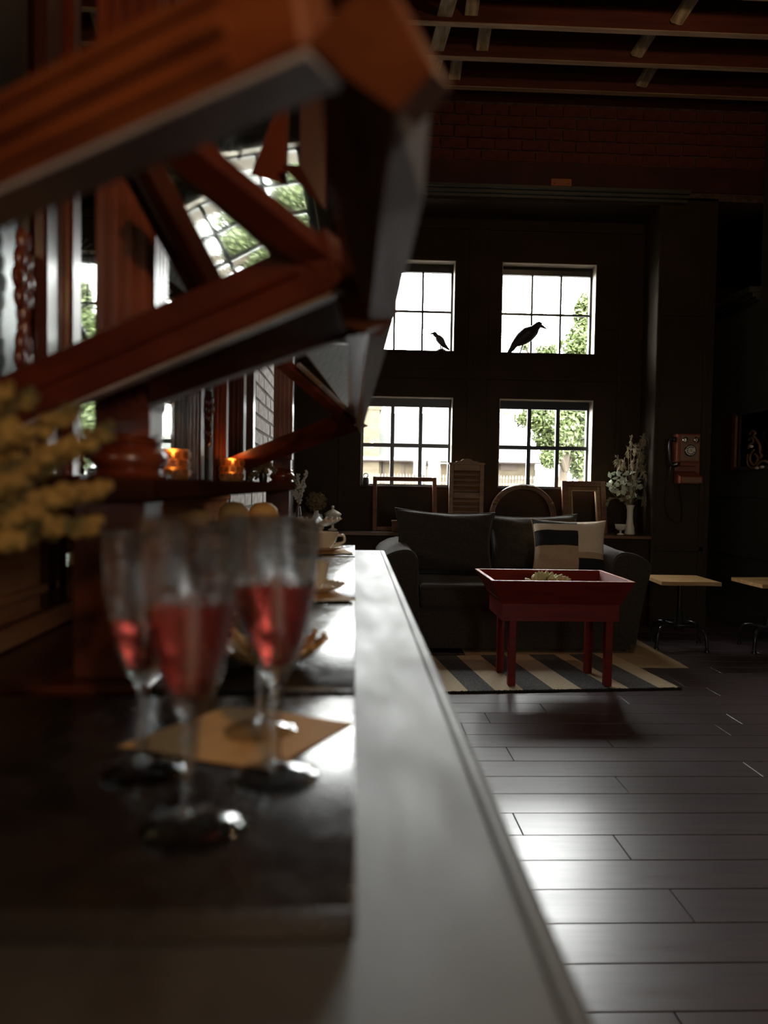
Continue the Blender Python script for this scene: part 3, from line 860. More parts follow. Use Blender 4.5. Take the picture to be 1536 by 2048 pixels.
# struts of the mirror frames
build('mirror_frame', MB().bar(at(338, 275, .585), at(700, 566, .70), 0.018, 0.030, (0.2, -1, 0.6), 0.002), 'mahogany_red', bb)
build('mirror_frame', MB().bar(at(308, 292, .60), at(640, 575, .71), 0.008, 0.010, (0.2, -1, 0.6), 0.001), 'lit_soffit_wood', bb)
build('mirror_frame', MB().bar(at(280, 300, .70), at(450, 620, .82), 0.022, 0.020, (0.2, -1, 0.6), 0.002), 'mahogany_dark', bb)
build('mirror_frame', MB().bar(at(262, 330, .74), at(430, 640, .84), 0.018, 0.020, (0.2, -1, 0.6), 0.002), 'mahogany_dark', bb)
build('mirror_frame', MB().bar(at(560, 722, 1.72), at(706, 846, 1.84), 0.020, 0.030, (0.2, -1, 0.6), 0.002), 'mahogany_red', bb)
build('mirror_frame', MB().bar(at(596, 728, 1.70), at(704, 828, 1.82), 0.008, 0.010, (0.2, -1, 0.6), 0.001), 'lit_soffit_wood', bb)


def tilted_mirror(center, normal, corners, name='tilted_mirror', mt='mirror'):
    n = V(normal).normalized(); c = at(*center); pts = []
    for (px, py) in corners:
        d = FWD + (px - CX) / FPX * RGT - (py - CY) / FPX * UPV
        pts.append(EYE + d * ((c - EYE).dot(n) / d.dot(n)))
    build(name, MB().prism(pts, -n * 0.006), mt, bb)
    return n, c


def on_plane(nc, px, py):
    n, c = nc
    d = FWD + (px - CX) / FPX * RGT - (py - CY) / FPX * UPV
    return EYE + d * ((c - EYE).dot(n) / d.dot(n)) + n * 0.0008


def facing(center, target):
    c = at(*center); v = (c - EYE).normalized(); r = (V(target) - c).normalized()
    return (r - v).normalized()


mn = tilted_mirror((520, 290, 1.0), facing((520, 290, 1.0), (2.06, 6.4, 1.50)), [(330, 150), (640, 150), (668, 500), (600, 560), (380, 330)])
sc = MB()
for s_ in [[(442, 300), (458, 262), (472, 238)], [(450, 290), (466, 258), (480, 236), (488, 240), (470, 270), (462, 276), (462, 290), (458, 302)],
           [(470, 300), (482, 297), (480, 308), (476, 318)]]:
    sc.tube(smooth_path([on_plane(mn, *q) for q in s_], 5), 0.0014, 5)
build('painted_scroll', sc, 'ink_black', bb, 60)
tilted_mirror((390, 400, 0.95), facing((390, 390, 0.95), (2.08, 6.4, 1.47)), [(300, 320), (420, 320), (600, 545), (520, 600), (300, 600)])
tilted_mirror((655, 755, 1.65), (0.774, 0.028, -0.633), [(600, 690), (700, 690), (700, 825)], mt='painted_reflection')  # matte panel, its reflection is painted in the colour
slab('mirror_frame', [(563, 190, .93), (576, 190, .93), (570, 370, .93), (500, 350, .90)], (0.002, 0.008, 0.004), 'mahogany')  # brown slab standing in for a wood post reflected in the mirror
slab('mirror_frame', [(600, 190, .93), (650, 190, .93), (650, 420, .93), (560, 330, .90), (600, 330, .93)], (0.002, 0.008, 0.004), 'mahogany_dark')

# ------------------------------------------------------------------ things on the counter
def flute(name, label, loc, sc=1.0, level=0.145, wine=True):
    t = thing(name, label, 'glass', (0, 0, 0), 'wine flutes on the counter')
    out = [(0.0, 0.0), (0.033, 0.0), (0.0335, 0.0015), (0.031, 0.0035), (0.020, 0.006), (0.008, 0.010), (0.0048, 0.018), (0.0042, 0.045), (0.0048, 0.068), (0.0085, 0.078),
           (0.0140, 0.086), (0.0205, 0.103), (0.0260, 0.126), (0.0295, 0.148), (0.0312, 0.170), (0.0315, 0.197)]
    inn = [(0.0304, 0.1975), (0.0300, 0.170), (0.0283, 0.148), (0.0247, 0.126), (0.0192, 0.103), (0.0125, 0.088), (0.0055, 0.083), (0.0, 0.082)]
    wb_ = lambda th, i: ((1 + 0.022 * math.cos(9 * th)) if 10 <= i <= 12 else 1.0, 0)
    foot = [p for p in out if p[1] <= 0.0105]
    build('bowl', MB().lathe([(0.0, 0.0675)] + [p for p in out if p[1] >= 0.068] + inn, (0, 0, 0), 36, cap=False,
                             wob=lambda th, i: ((1 + 0.020 * math.cos(10 * th)) if 3 <= i <= 4 else 1.0, 0)), 'clear_glass', t, 60)
    build('stem', MB().lathe([(0.0, 0.0100), (0.0078, 0.0101), (0.0048, 0.018), (0.0042, 0.045), (0.0048, 0.067), (0.0, 0.0672)], (0, 0, 0), 20, cap=False), 'clear_glass', t, 60)
    build('foot', MB().lathe(foot + [(0.0, 0.0099)], (0, 0, 0), 36, cap=False), 'clear_glass', t, 60)
    li = [(0.0, 0.0826), (0.0052, 0.0834), (0.0122, 0.0884), (0.0189, 0.1032), (0.0244, 0.1262), (0.0280, 0.1480)]
    li = [p for p in li if p[1] < level]
    k = li[-1]; rr = k[0] + (level - k[1]) * 0.17
    build('rose_wine', MB().lathe(li + [(rr, level), (0.0, level)], (0, 0, 0), 36, cap=False), 'rose_drink', t, 60)
    t.location = loc; t.scale = (sc, sc, sc)
    return t


flute('wine_flute', 'nearest flute of pink wine, standing in front of the kraft napkin', (-0.1015, 0.472, ZB), 1.0, 0.146)
flute('wine_flute', 'tall flute of pink wine standing at the corner of the kraft napkin', (-0.0567, 0.5565, ZB), 0.99, 0.149)
flute('wine_flute', 'shorter flute of pink wine at the left beside the dried flowers', (-0.157, 0.566, ZB), 0.93, 0.128)
flute('wine_flute', 'flute of pink wine standing on the kraft napkin behind the others', (-0.080, 0.661, ZB), 0.97, 0.140)


def napkin(label, pts, lift):
    t = thing('kraft_napkin', label, 'napkin', sum((V(p) for p in pts), V((0, 0, 0))) / 4, 'kraft napkins on the boards')
    P = [V(p) for p in pts]; mb = MB(); N = 8; g = []
    for i in range(N + 1):
        row = []
        for j in range(N + 1):
            u, v = i / N, j / N
            p = P[0] * (1 - u) * (1 - v) + P[1] * u * (1 - v) + P[2] * u * v + P[3] * (1 - u) * v
            p.z += lift[0] * u * (1 - v) ** 2 + lift[1] * (1 - u) * v * v + 0.0006 * math.sin(7 * u + 5 * v) + 0.0007
            row.append(p)
        g.append(row)
    top = [[mb.b.verts.new(p + V((0, 0, 0.0006))) for p in r] for r in g]; bot = [[mb.b.verts.new(p) for p in r] for r in g]
    for i in range(N):
        for j in range(N):
            mb.b.faces.new((top[i][j], top[i + 1][j], top[i + 1][j + 1], top[i][j + 1])); mb.b.faces.new((bot[i][j], bot[i][j + 1], bot[i + 1][j + 1], bot[i + 1][j]))
    build('paper', mb, 'kraft_paper', t, 60)
    return t


z = ZB + 0.0002
napkin('square kraft paper napkin turned cornerwise under the flutes', [atz(236, 1496, z), atz(540, 1545, z), atz(708, 1446, z), atz(452, 1416, z)], (0.001, 0.001))
napkin('kraft paper napkin under the cup with the scalloped saucer', [atz(500, 1205, z), atz(716, 1206, z), atz(668, 1182, z), atz(520, 1180, z)], (0.004, 0.0))
napkin('pale kraft paper napkin under the teacup at the counter end', [atz(560, 1110, z), atz(712, 1110, z), atz(690, 1099, z), atz(570, 1097, z)], (0.004, 0.0))


def cup(name, label, loc, r, h, mt, saucer, handle):
    t = thing(name, label, 'cup', loc, 'cups along the counter'); x, y, z = loc
    build('bowl', MB().lathe([(0.0, z + .010), (r * .5, z + .010), (r * .55, z + .014), (r * .80, z + h * .45), (r * .95, z + h * .8), (r, z + h), (r - .003, z + h), (r * .90, z + h * .8), (r * .74, z + h * .45), (r * .4, z + .018), (0, z + .017)], (x, y, 0), 32, cap=False), mt, t, 60)
    if handle:
        build('handle', MB().tube(smooth_path([(x + r * .93, y, z + h * .85), (x + r * 1.30, y, z + h * .82), (x + r * 1.32, y, z + h * .5), (x + r * .82, y, z + h * .38)], 6), 0.0042, 8), mt, t, 60)
    s = saucer
    build('saucer', MB().lathe([(0.0, z + .0015), (s * .5, z + .0015), (s * .85, z + .010), (s, z + .016), (s * .97, z + .0175), (s * .8, z + .0125), (s * .45, z + .009), (0, z + .0095)], (x, y, 0), 48, cap=False,
                               wob=(lambda th, i: (1 + (0.035 * math.cos(14 * th) if 2 <= i <= 4 else 0), 0)) if not handle else None), mt, t, 60)
    if not handle:
        for k in range(28):
            th = 2 * math.pi * k / 28
            build('saucer_bead', MB().ell((x + s * 0.985 * math.cos(th), y + s * 0.985 * math.sin(th), z + 0.018), 0.0028, 8, 6), mt, t, 60)
    return t


cup('tea_cup', 'cream cup on a beaded scalloped saucer on the middle napkin', (-0.083, 1.515, ZB + 0.0015), 0.036, 0.062, 'cream_china', 0.066, False)
cup('tea_cup', 'cream teacup with loop handle on its saucer at the counter end', (-0.104, 2.45, ZB + 0.0015), 0.054, 0.062, 'cream_china', 0.076, True)


def ruffled(name, label, loc, r, h, mt, foot, waves):
    t = thing(name, label, 'dish', loc); x, y, z = loc
    zb = z + foot
    if foot > 0.002:
        build('pedestal', MB().lathe([(0.0, z), (r * .5, z), (r * .48, z + .005), (r * .16, z + .014), (r * .13, z + foot * .6), (r * .28, zb + .001), (0.0, zb + .002)], (x, y, 0), 28, cap=False), mt, t, 60)
    w = lambda th, i: (1 + (0.05 * math.cos(waves * th) if i in (3, 4, 5) else 0), 0.004 * math.cos(waves * th) if i in (3, 4, 5) else 0)
    build('bowl', MB().lathe([(0.0, zb), (r * .45, zb + .001), (r * .8, zb + h * .5), (r, zb + h), (r * .985, zb + h + .002), (r * .95, zb + h), (r * .74, zb + h * .55), (r * .4, zb + .005), (0, zb + .005)], (x, y, 0), 96, cap=False, wob=w), mt, t, 60)
    for k in range(waves):
        th = 2 * math.pi * k / waves
        build('rim_bead', MB().ell((x + r * 1.04 * math.cos(th), y + r * 1.04 * math.sin(th), zb + h + .005), 0.0040, 8, 6), mt, t, 60)
    return t


ruffled('scalloped_dish', 'amber scalloped dish just behind the flutes', (-0.098, 0.905, ZB), 0.064, 0.026, 'amber_china', 0.002, 18)
ruffled('ruffled_compote', 'cream ruffled compote behind the teacup at the counter end', (-0.124, 2.635, ZB), 0.074, 0.022, 'cream_china', 0.072, 20)

cs = thing('cake_stand', 'amber cake stand carrying the buns beneath the shelf', 'stand', (-0.285, 1.72, ZB))
build('stand_foot', MB().lathe([(0, ZB), (0.055, ZB), (0.052, ZB + .006), (0.02, ZB + .02), (0.016, ZB + .09), (0.03, ZB + .108), (0, ZB + .11)], (-0.285, 1.72, 0), 28, cap=False), 'amber_china', cs, 60)
build('plate', MB().lathe([(0, ZB + .11), (0.10, ZB + .112), (0.125, ZB + .122), (0.124, ZB + .126), (0.098, ZB + .118), (0, ZB + .117)], (-0.285, 1.72, 0), 40, cap=False), 'amber_china', cs, 60)
for (px, py, Y, lab) in [(392, 1017, 1.70, 'golden brown bun nearest the column on the cake stand'), (468, 1004, 1.72, 'golden brown bun in the middle of the cake stand'), (527, 1005, 1.74, 'golden brown bun at the open end of the cake stand')]:
    p = at(px, py, Y); o = MB()
    zb = ZB + 0.118; hh = (p.z - zb) / 2
    o.lathe([(0.0, zb + .0005), (0.024, zb + .001), (0.034, zb + hh * .5), (0.0355, zb + hh), (0.031, zb + hh * 1.55), (0.018, zb + hh * 1.93), (0.0, zb + hh * 2)], (p.x, Y, 0), 24, cap=False)
    b = thing('bun', lab, 'bun', (p.x, Y, zb), 'buns on the cake stand')
    build('crust', o, 'bun_crust', b, 60)
    build('crease', MB().tube([(p.x - 0.02, Y, zb + hh * 1.86), (p.x, Y + 0.001, zb + hh * 1.99), (p.x + 0.02, Y, zb + hh * 1.86)], 0.0016, 6), 'bun_crust', b, 60)


def votive(label, px, Y):
    p = at(px, 960, Y); x, y, z = p.x, Y, 1.1235
    t = thing('votive_candle', label, 'candle', (x, y, z), 'glowing candles on the shelf')
    r = 0.032
    build('glass_cup', MB().lathe([(0, z), (r * .9, z), (r, z + .006), (r, z + .060), (r - .003, z + .060), (r - .003, z + .008), (0, z + .006)], (x, y, 0), 24, cap=False), 'amber_glass', t, 60)
    for k in range(36):
        th = 2 * math.pi * k / 12 + (k // 12) * 0.26; zz = z + 0.014 + (k // 12) * 0.017
        build('mosaic_tile', MB().obox((x + (r + .0012) * math.cos(th), y + (r + .0012) * math.sin(th), zz), (0.003, 0.013, 0.013), Matrix.Rotation(th, 3, 'Z'), 0.001), 'amber_glass', t)
    w = build('wax', MB().lathe([(0, z + .0065), (0.022, z + .0065), (0.022, z + .020), (0, z + .020)], (x, y, 0), 16, cap=False), 'wax', t, 40)
    build('flame', MB().lathe([(0.0, z + .021), (0.0038, z + .024), (0.004, z + .027), (0.0022, z + .033), (0, z + .039)], (x, y, 0), 10, cap=False), 'flame', t, 60)
    l = bpy.data.lights.new('candle_light', 'POINT'); l.energy = 0.10; l.color = (1, 0.5, 0.16); l.shadow_soft_size = 0.006
    lo = bpy.data.objects.new('candle_light', l); COL.objects.link(lo); lo.parent = t; lo.location = V((0, 0, 0.056))


votive('amber mosaic candle glass glowing on the shelf before the brick opening', 463, 2.0)
votive('added amber mosaic candle glass in place of a mirror reflection, beside the near column', 345, 1.5)  # added candle, stands in for the first candle's mirror reflection

# dried flowers in the near corner
dv = thing('dried_flowers', 'loose bunch of yellow dried flowers leaning in from the near corner', 'flowers', (-0.335, 0.56, ZB))
build('vase', MB().lathe([(0, ZB), (0.030, ZB), (0.036, ZB + .02), (0.034, ZB + .06), (0.020, ZB + .10), (0.022, ZB + .115), (0.018, ZB + .115), (0.016, ZB + .1), (0, ZB + .09)], (-0.335, 0.56, 0), 20, cap=False), 'dark_glaze', dv, 60)
rng = random.Random(4)
root = V((-0.335, 0.56, ZB + 0.11))
for (px, py, Y) in [(60, 790, .55), (20, 860, .50), (140, 825, .56), (222, 862, .58), (120, 900, .54), (205, 978, .57), (150, 985, .53), (196, 1052, .58), (110, 1050, .54), (40, 960, .50), (70, 1020, .52), (10, 780, .53), (30, 1080, .50), (90, 940, .56)]:
    tip = at(px, py, Y); mid = (root + tip) / 2 + V((-0.01, 0, 0.025))
    path = smooth_path([root, mid, tip], 8)
    st_ = build('stem', MB().tube(path, 0.0014, 5), 'dried_stem', dv, 60)
    fl_ = MB()
    n = len(path)
    for i in range(n // 2 - 1, n):
        f = (i - n / 2) / (n / 2)
        rr = 0.0122 * (1 - 0.35 * max(f, 0))
        for q in range(7):
            d = V((rng.gauss(0, 1), rng.gauss(0, 1), rng.gauss(0, 1))).normalized()
            fl_.ico(path[i] + d * rr * 0.6, rr * rng.uniform(.4, .6))
    build('florets', fl_, 'dried_gold', st_, 60)

# sprigs by the far column
for (lab, rootp, tips, mt, sz, hgt) in [
    ('silvery dried sprigs beside the far column of the back bar', (562, 2.68), [(578, 922), (612, 945), (608, 972), (596, 950), (585, 985), (600, 1000), (575, 945)], 'dried_silver', .0052, 0),
    ('dark dried filler flowers on the shelf behind the candle', (526, 2.45), [(505, 938), (520, 930), (540, 932), (552, 945), (512, 955), (533, 945), (498, 960)], 'dried_brown', .0060, 0)]:
    px0, Y0 = rootp
    base = at(px0, 970, Y0); base.z = 1.123 if mt == 'dried_brown' else ZB
    if mt == 'dried_silver':
        base.x = -0.20; base.y = 2.70
    t = thing('dried_sprigs', lab, 'flowers', base)
    hh = 0.05 if mt == 'dried_brown' else 0.14
    build('bottle', MB().lathe([(0, base.z), (0.012, base.z), (0.014, base.z + hh * .3), (0.012, base.z + hh * .7), (0.006, base.z + hh), (0.0, base.z + hh)], (base.x, base.y, 0), 14, cap=False), 'dark_glaze', t, 60)
    s0 = base + V((0, 0, hh))
    for (px, py) in tips:
        tip = at(px, py, base.y - 0.02 + rng.uniform(-.03, .03)); path = smooth_path([s0, (s0 + tip) / 2 + V((0, 0, .012)), tip], 7)
        s_ = build('stem', MB().tube(path, 0.0011, 5), 'dried_stem', t, 60)
        f = MB()
        for i in range(4, len(path)):
            for q in range(4):
                d = V((rng.gauss(0, 1), rng.gauss(0, 1), rng.gauss(0, 1))).normalized()
                f.ico(path[i] + d * sz, sz * rng.uniform(.5, .9))
        build('florets', f, mt, s_, 60)

# added warm fill lamp over the near end of the bar, unseen behind the viewer
pn = thing('fill_lamp', 'added warm fill lamp hanging unseen over the near end of the bar', 'lamp', (0.30, -0.75, 1.85))
build('cord', MB().tube([(0.30, -0.75, 2.02), (0.30, -0.75, ZC)], 0.004, 6), 'bakelite', pn)
build('shade', MB().lathe([(0.02, 2.02), (0.05, 2.00), (0.13, 1.90), (0.128, 1.90), (0.046, 1.995), (0.015, 2.01)], (0.30, -0.75, 0), 28, cap=False), 'brass', pn, 50)
build('bulb', MB().ell((0.30, -0.75, 1.90), 0.03, 16, 10), 'flame', pn, 60)
_pl = bpy.data.lights.new('fill_light', 'POINT'); _pl.energy = 14.0; _pl.color = (1.0, 0.62, 0.30); _pl.shadow_soft_size = 0.04
_po = bpy.data.objects.new('fill_light', _pl); COL.objects.link(_po); _po.parent = pn; _po.location = (0, 0, -0.01)
pn = thing('fill_lamp', 'added warm fill lamp hanging unseen high in the middle of the room', 'lamp', (1.9, 3.5, 3.75))  # added fill lamp above the view, warms bricks and walls
build('cord', MB().tube([(1.9, 3.5, 3.92), (1.9, 3.5, ZC)], 0.004, 6), 'bakelite', pn)
build('shade', MB().lathe([(0.02, 3.92), (0.05, 3.90), (0.08, 3.88), (0.078, 3.88), (0.046, 3.895), (0.015, 3.91)], (1.9, 3.5, 0), 28, cap=False), 'brass', pn, 50)
build('bulb', MB().ell((1.9, 3.5, 3.81), 0.05, 16, 10), 'flame', pn, 60)
_pl = bpy.data.lights.new('fill_light', 'POINT'); _pl.energy = 8.0; _pl.color = (1.0, 0.66, 0.38); _pl.shadow_soft_size = 0.06
_po = bpy.data.objects.new('fill_light', _pl); COL.objects.link(_po); _po.parent = pn; _po.location = (0, 0, 0.0)
# ------------------------------------------------------------------ lounge
def pillow_grid(c, w, h, t, R, nx=22, nz=18, pinch=0.10, wrinkle=0.0, seed=1):
    """two bulging sheets meeting at a seam; returns an MB and lists of front faces by (u, v)"""
    rng = random.Random(seed); mb = MB(); c = V(c); tags = []
    ph = [rng.uniform(0, 6.28) for _ in range(6)]
    for side in (-1, 1):
        g = []
        for i in range(nx + 1):
            row = []
            for j in range(nz + 1):
                u, v = i / nx * 2 - 1, j / nz * 2 - 1
                x = u * w / 2 * (1 - pinch * (1 - v * v) * abs(u) ** 3)
                z = v * h / 2 * (1 - pinch * (1 - u * u) * abs(v) ** 3)
                b = max(0.0, (1 - abs(u) ** 3.2)) ** 0.55 * max(0.0, (1 - abs(v) ** 3.2)) ** 0.55
                y = side * t / 2 * b
                if wrinkle:
                    y += wrinkle * b * math.sin(9 * u + 3 * v + ph[0]) * math.cos(5 * v + ph[1]) + wrinkle * .7 * b * math.sin(14 * v + 4 * u + ph[2])
                row.append(mb.b.verts.new(c + R @ V((x, y, z))))
            g.append(row)
        for i in range(nx):
            for j in range(nz):
                f = mb.b.faces.new((g[i][j], g[i + 1][j], g[i + 1][j + 1], g[i][j + 1]))
                tags.append((f, side, (i + .5) / nx, (j + .5) / nz))
    bmesh.ops.remove_doubles(mb.b, verts=mb.b.verts, dist=1e-5)
    return mb, tags


def seam(c, w, h, R, pinch, r):
    pts = []
    c = V(c); N = 20
    for k in range(4 * N + 1):
        s, f = divmod(k % (4 * N), N); q = f / N * 2 - 1
        u, v = [(q, -1), (1, q), (-q, 1), (-1, -q)][s]
        x = u * w / 2 * (1 - pinch * (1 - v * v) * abs(u) ** 3); z = v * h / 2 * (1 - pinch * (1 - u * u) * abs(v) ** 3)
        pts.append(c + R @ V((x, 0, z)))
    return MB().tube(pts, r, 6, cap=False)


sf = thing('sofa', 'dark corduroy loveseat with flared arms under the windows', 'sofa', (1.09, 5.4, 0.004))
SX = 1.09


def arm(side):
    prof = [(0.64, 0.10), (0.645, 0.30), (0.655, 0.46), (0.66, 0.58), (0.672, 0.648), (0.705, 0.682), (0.76, 0.688), (0.825, 0.672), (0.885, 0.640), (0.920, 0.600),
            (0.915, 0.545), (0.885, 0.42), (0.855, 0.25), (0.83, 0.06)]
    mb = MB(); ys = [4.965, 4.972, 4.99, 5.1, 5.4, 5.62, 5.80, 5.85]; rings = []
    for k, y in enumerate(ys):
        s = {0: 0.955, 1: 0.985}.get(k, 1.0); cx, cz = 0.77, 0.40
        lift = 0.0 if y < 5.3 else (y - 5.3) * 0.06
        rings.append([mb.b.verts.new(V((SX + side * (cx + (px - cx) * s), y, cz + (pz - cz) * s + (lift if pz > .4 else 0)))) for px, pz in prof])
    n = len(prof)
    for i in range(len(ys) - 1):
        for j in range(n):
            mb.b.faces.new((rings[i][j], rings[i][(j + 1) % n], rings[i + 1][(j + 1) % n], rings[i + 1][j]))
    mb.b.faces.new(rings[0]); mb.b.faces.new(list(reversed(rings[-1])))
    a = build('arm', mb, 'corduroy', sf, 60)
    pts = [V((SX + side * (0.77 + (px - 0.77) * 1.0), 4.985, 0.40 + (pz - 0.40) * 1.0)) for px, pz in prof[2:]]
    build('piping', MB().tube(smooth_path(pts, 3), 0.005, 6), 'piping', a, 60)


arm(-1); arm(1)
build('base', MB().box((SX - 0.64, 5.0, 0.06), (SX + 0.64, 5.84, 0.30), 0.012, 2), 'corduroy', sf)
build('skirt', MB().box((SX - 0.80, 4.985, 0.03), (SX + 0.80, 5.0, 0.30), 0.004), 'corduroy', sf)
build('back', MB().box((SX - 0.72, 5.66, 0.28), (SX + 0.72, 5.88, 0.80), 0.05, 4), 'corduroy', sf, 50)
for k in (-1, 1):
    cx = SX + k * 0.322
    sc_ = build('seat_cushion', MB().box((cx - 0.32, 4.965, 0.30), (cx + 0.32, 5.66, 0.462), 0.035, 4), 'corduroy', sf, 50)
    build('piping', MB().tube([(cx - 0.30, 4.970, 0.447), (cx + 0.30, 4.970, 0.447)], 0.005, 6), 'piping', sc_, 60)
for (xc, w, h, zc, ang, sd) in [(0.672, 0.755, 0.50, 0.695, 2.0, 2), (1.352, 0.70, 0.47, 0.685, -1.5, 6)]:
    R = Matrix.Rotation(math.radians(-14), 3, 'X') @ Matrix.Rotation(math.radians(ang), 3, 'Y')
    c = V((xc, 5.545 if xc < 1 else 5.585, zc))
    mb, _t = pillow_grid(c, w, h, 0.20, R, 28, 24, 0.11, 0.011, sd)
    bc = build('back_cushion', mb, 'corduroy', sf, 80)
    build('piping', seam(c, w, h, R, 0.11, 0.006), 'piping', bc, 60)
for sx in (-0.80, 0.80):
    for y in (5.05, 5.78):
        build('foot', MB().lathe([(0.022, 0.004), (0.03, 0.03), (0.03, 0.062)], (SX + sx, y, 0), 10), 'walnut', sf, 50)

# patchwork cushion
R = Matrix.Rotation(math.radians(-20), 3, 'X') @ Matrix.Rotation(math.radians(3.0), 3, 'Y') @ Matrix.Rotation(math.radians(-6), 3, 'Z')
pc = at(1138, 1097, 5.27)
pw, ph_ = 0.53, 0.43
th_ = thing('patchwork_cushion', 'square cushion patched in cream, tan, teal and black', 'cushion', (pc.x, pc.y, pc.z - 0.20))
mb, tags = pillow_grid(pc, pw, ph_, 0.16, R, 30, 30, 0.10, 0.006, 11)
for f, side, u, v in tags:
    mi = 1
    if side == -1:
        if u < 0.60:
            mi = 2 if v > 0.90 else 0 if v > 0.775 else 3 if v > 0.50 else 1
        else:
            mi = 0 if v > 0.40 else 1 if v > 0.30 else 3
    f.material_index = mi
build('cover', mb, ['patch_cream', 'patch_tan', 'patch_teal', 'patch_black'], th_, 80)
build('seam', seam(pc, pw, ph_, R, 0.10, 0.004), 'patch_tan', th_, 60)

# rugs
jm = thing('jute_mat', 'plain beige woven mat under the sofa', 'rug', (1.4, 5.2, 0.0))
build('weave', MB().box((0.75, 4.60, 0.0002), (2.115, 5.80, 0.004), 0.001), 'jute', jm)
build('binding', MB().tube([(0.75, 4.60, 0.003), (2.115, 4.60, 0.0025), (2.115, 5.80, 0.0025)], 0.002, 6), 'jute', jm, 60)
rg = thing('striped_rug', 'cream and charcoal striped woven rug in front of the sofa', 'rug', (1.84, 4.105, 0.0045))
ang = math.radians(4.6)
ux = V((math.cos(ang), math.sin(ang), 0)); uy = V((-math.sin(ang) * 1.5, 1.0, 0)).normalized()
O = V((1.845, 4.105, 0.0045))
edges = [0, 0.125, 0.30, 0.40, 0.575, 0.735, 0.905, 1.065, 1.215, 1.345, 1.50]
for i in range(len(edges) - 1):
    a, b = edges[i], edges[i + 1]
    mb = MB(); N = 6
    for k in range(N):
        q = [O - ux * a + uy * (0.85 * k / N), O - ux * b + uy * (0.85 * k / N), O - ux * b + uy * (0.85 * (k + 1) / N), O - ux * a + uy * (0.85 * (k + 1) / N)]
        mb.prism(q, (0, 0, 0.006))
    build('stripe', mb, 'rug_cream' if i % 2 == 0 else 'rug_black', rg)
mb = MB()
rng = random.Random(2)
for k in range(140):
    p = O - ux * (k / 139 * 1.50) + V((0, -0.003, 0.004))
    mb.ico(p, 0.0065 * rng.uniform(.8, 1.25))
build('stitched_edge', mb, 'rug_edge', rg, 60)

# red trough table
tt = thing('trough_table', 'dark red wooden trough table on four legs standing on the rug', 'table', (1.14, 4.3, 0.0105))
x0, x1, y0, y1 = 0.822, 1.472, 4.07, 4.47                     # box under the flared sides
X0, X1, Y0, Y1 = 0.742, 1.522, 3.975, 4.545                   # rim
zb_, zm_, zr_ = 0.385, 0.480, 0.616
for (a, b) in (((x0, y0), (x1, y0)), ((x1, y0), (x1, y1)), ((x1, y1), (x0, y1)), ((x0, y1), (x0, y0))):
    a, b = V((*a, 0)), V((*b, 0)); d = (b - a).normalized(); nrm = V((d.y, -d.x, 0))
    if abs(d.y) > .5:
        a, b = a + d * 0.0182, b - d * 0.0182
    build('apron', MB().prism([a + V((0, 0, zb_)), b + V((0, 0, zb_)), b + V((0, 0, zm_)), a + V((0, 0, zm_))], -nrm * 0.018), 'red_paint', tt)
build('bottom', MB().box((x0 + .018, y0 + .018, zm_ - 0.03), (x1 - .018, y1 - .018, zm_ - 0.012)), 'red_paint', tt)
lo = [V((x0 - .004, y0 - .004, zm_)), V((x1 + .004, y0 - .004, zm_)), V((x1 + .004, y1 + .004, zm_)), V((x0 - .004, y1 + .004, zm_))]
hi = [V((X0, Y0, zr_)), V((X1, Y0, zr_)), V((X1, Y1, zr_)), V((X0, Y1, zr_))]
cen = V(((x0 + x1) / 2, (y0 + y1) / 2, 0))
for i in range(4):
    j = (i + 1) % 4
    inn = []
    for p in (lo[i], lo[j], hi[j], hi[i]):
        sx, sy = (1 if p.x < cen.x else -1), (1 if p.y < cen.y else -1)
        inn.append(p + V((sx * .019, sy * .019, 0)))
    mb = MB(); a = [mb.b.verts.new(p) for p in (lo[i], lo[j], hi[j], hi[i])]; b = [mb.b.verts.new(p) for p in inn]
    mb.b.faces.new(a); mb.b.faces.new(list(reversed(b)))
    for k in range(4):
        f = mb.b.faces.new((a[k], b[k], b[(k + 1) % 4], a[(k + 1) % 4]))
    bd = build('side_board', mb, 'red_paint', tt)
    rim = MB()
    q = [hi[i], hi[j], inn[2], inn[3]]
    rim.prism([p + V((0, 0, 0.0003)) for p in q], (0, 0, 0.0025))
    build('worn_rim', rim, 'red_edge', bd)
for (lx, ly) in ((0.892, 4.135), (1.436, 4.135), (0.886, 4.43), (1.418, 4.43)):
    build('leg', MB().bar((lx, ly, 0.0105), (lx, ly, zb_ + 0.05), 0.042, 0.042, (0, 1, 0), 0.003), 'red_paint', tt)
# faded stencil on the end board
lt = MB(); rng = random.Random(8)
a, b = lo[3], lo[0]; up = (hi[3] - lo[3])
nrm = (b - a).cross(up).normalized()
nrm = nrm if nrm.x < 0 else -nrm
s = 0.10
while s < 0.86:
    wd = rng.uniform(.025, .05)
    p = a.lerp(b, s) + up * 0.16 + nrm * 0.0012; q = a.lerp(b, min(s + wd, .9)) + up * 0.16 + nrm * 0.0012
    hh = up * rng.uniform(.07, .12)
    lt.prism([p, q, q + hh * 0.35, p + hh * 0.35], nrm * 0.0008); lt.prism([p, p.lerp(q, .3), p.lerp(q, .3) + hh, p + hh], nrm * 0.0008)
    s += wd + rng.uniform(.015, .03)
build('lettering', lt, 'chalk_print', tt)

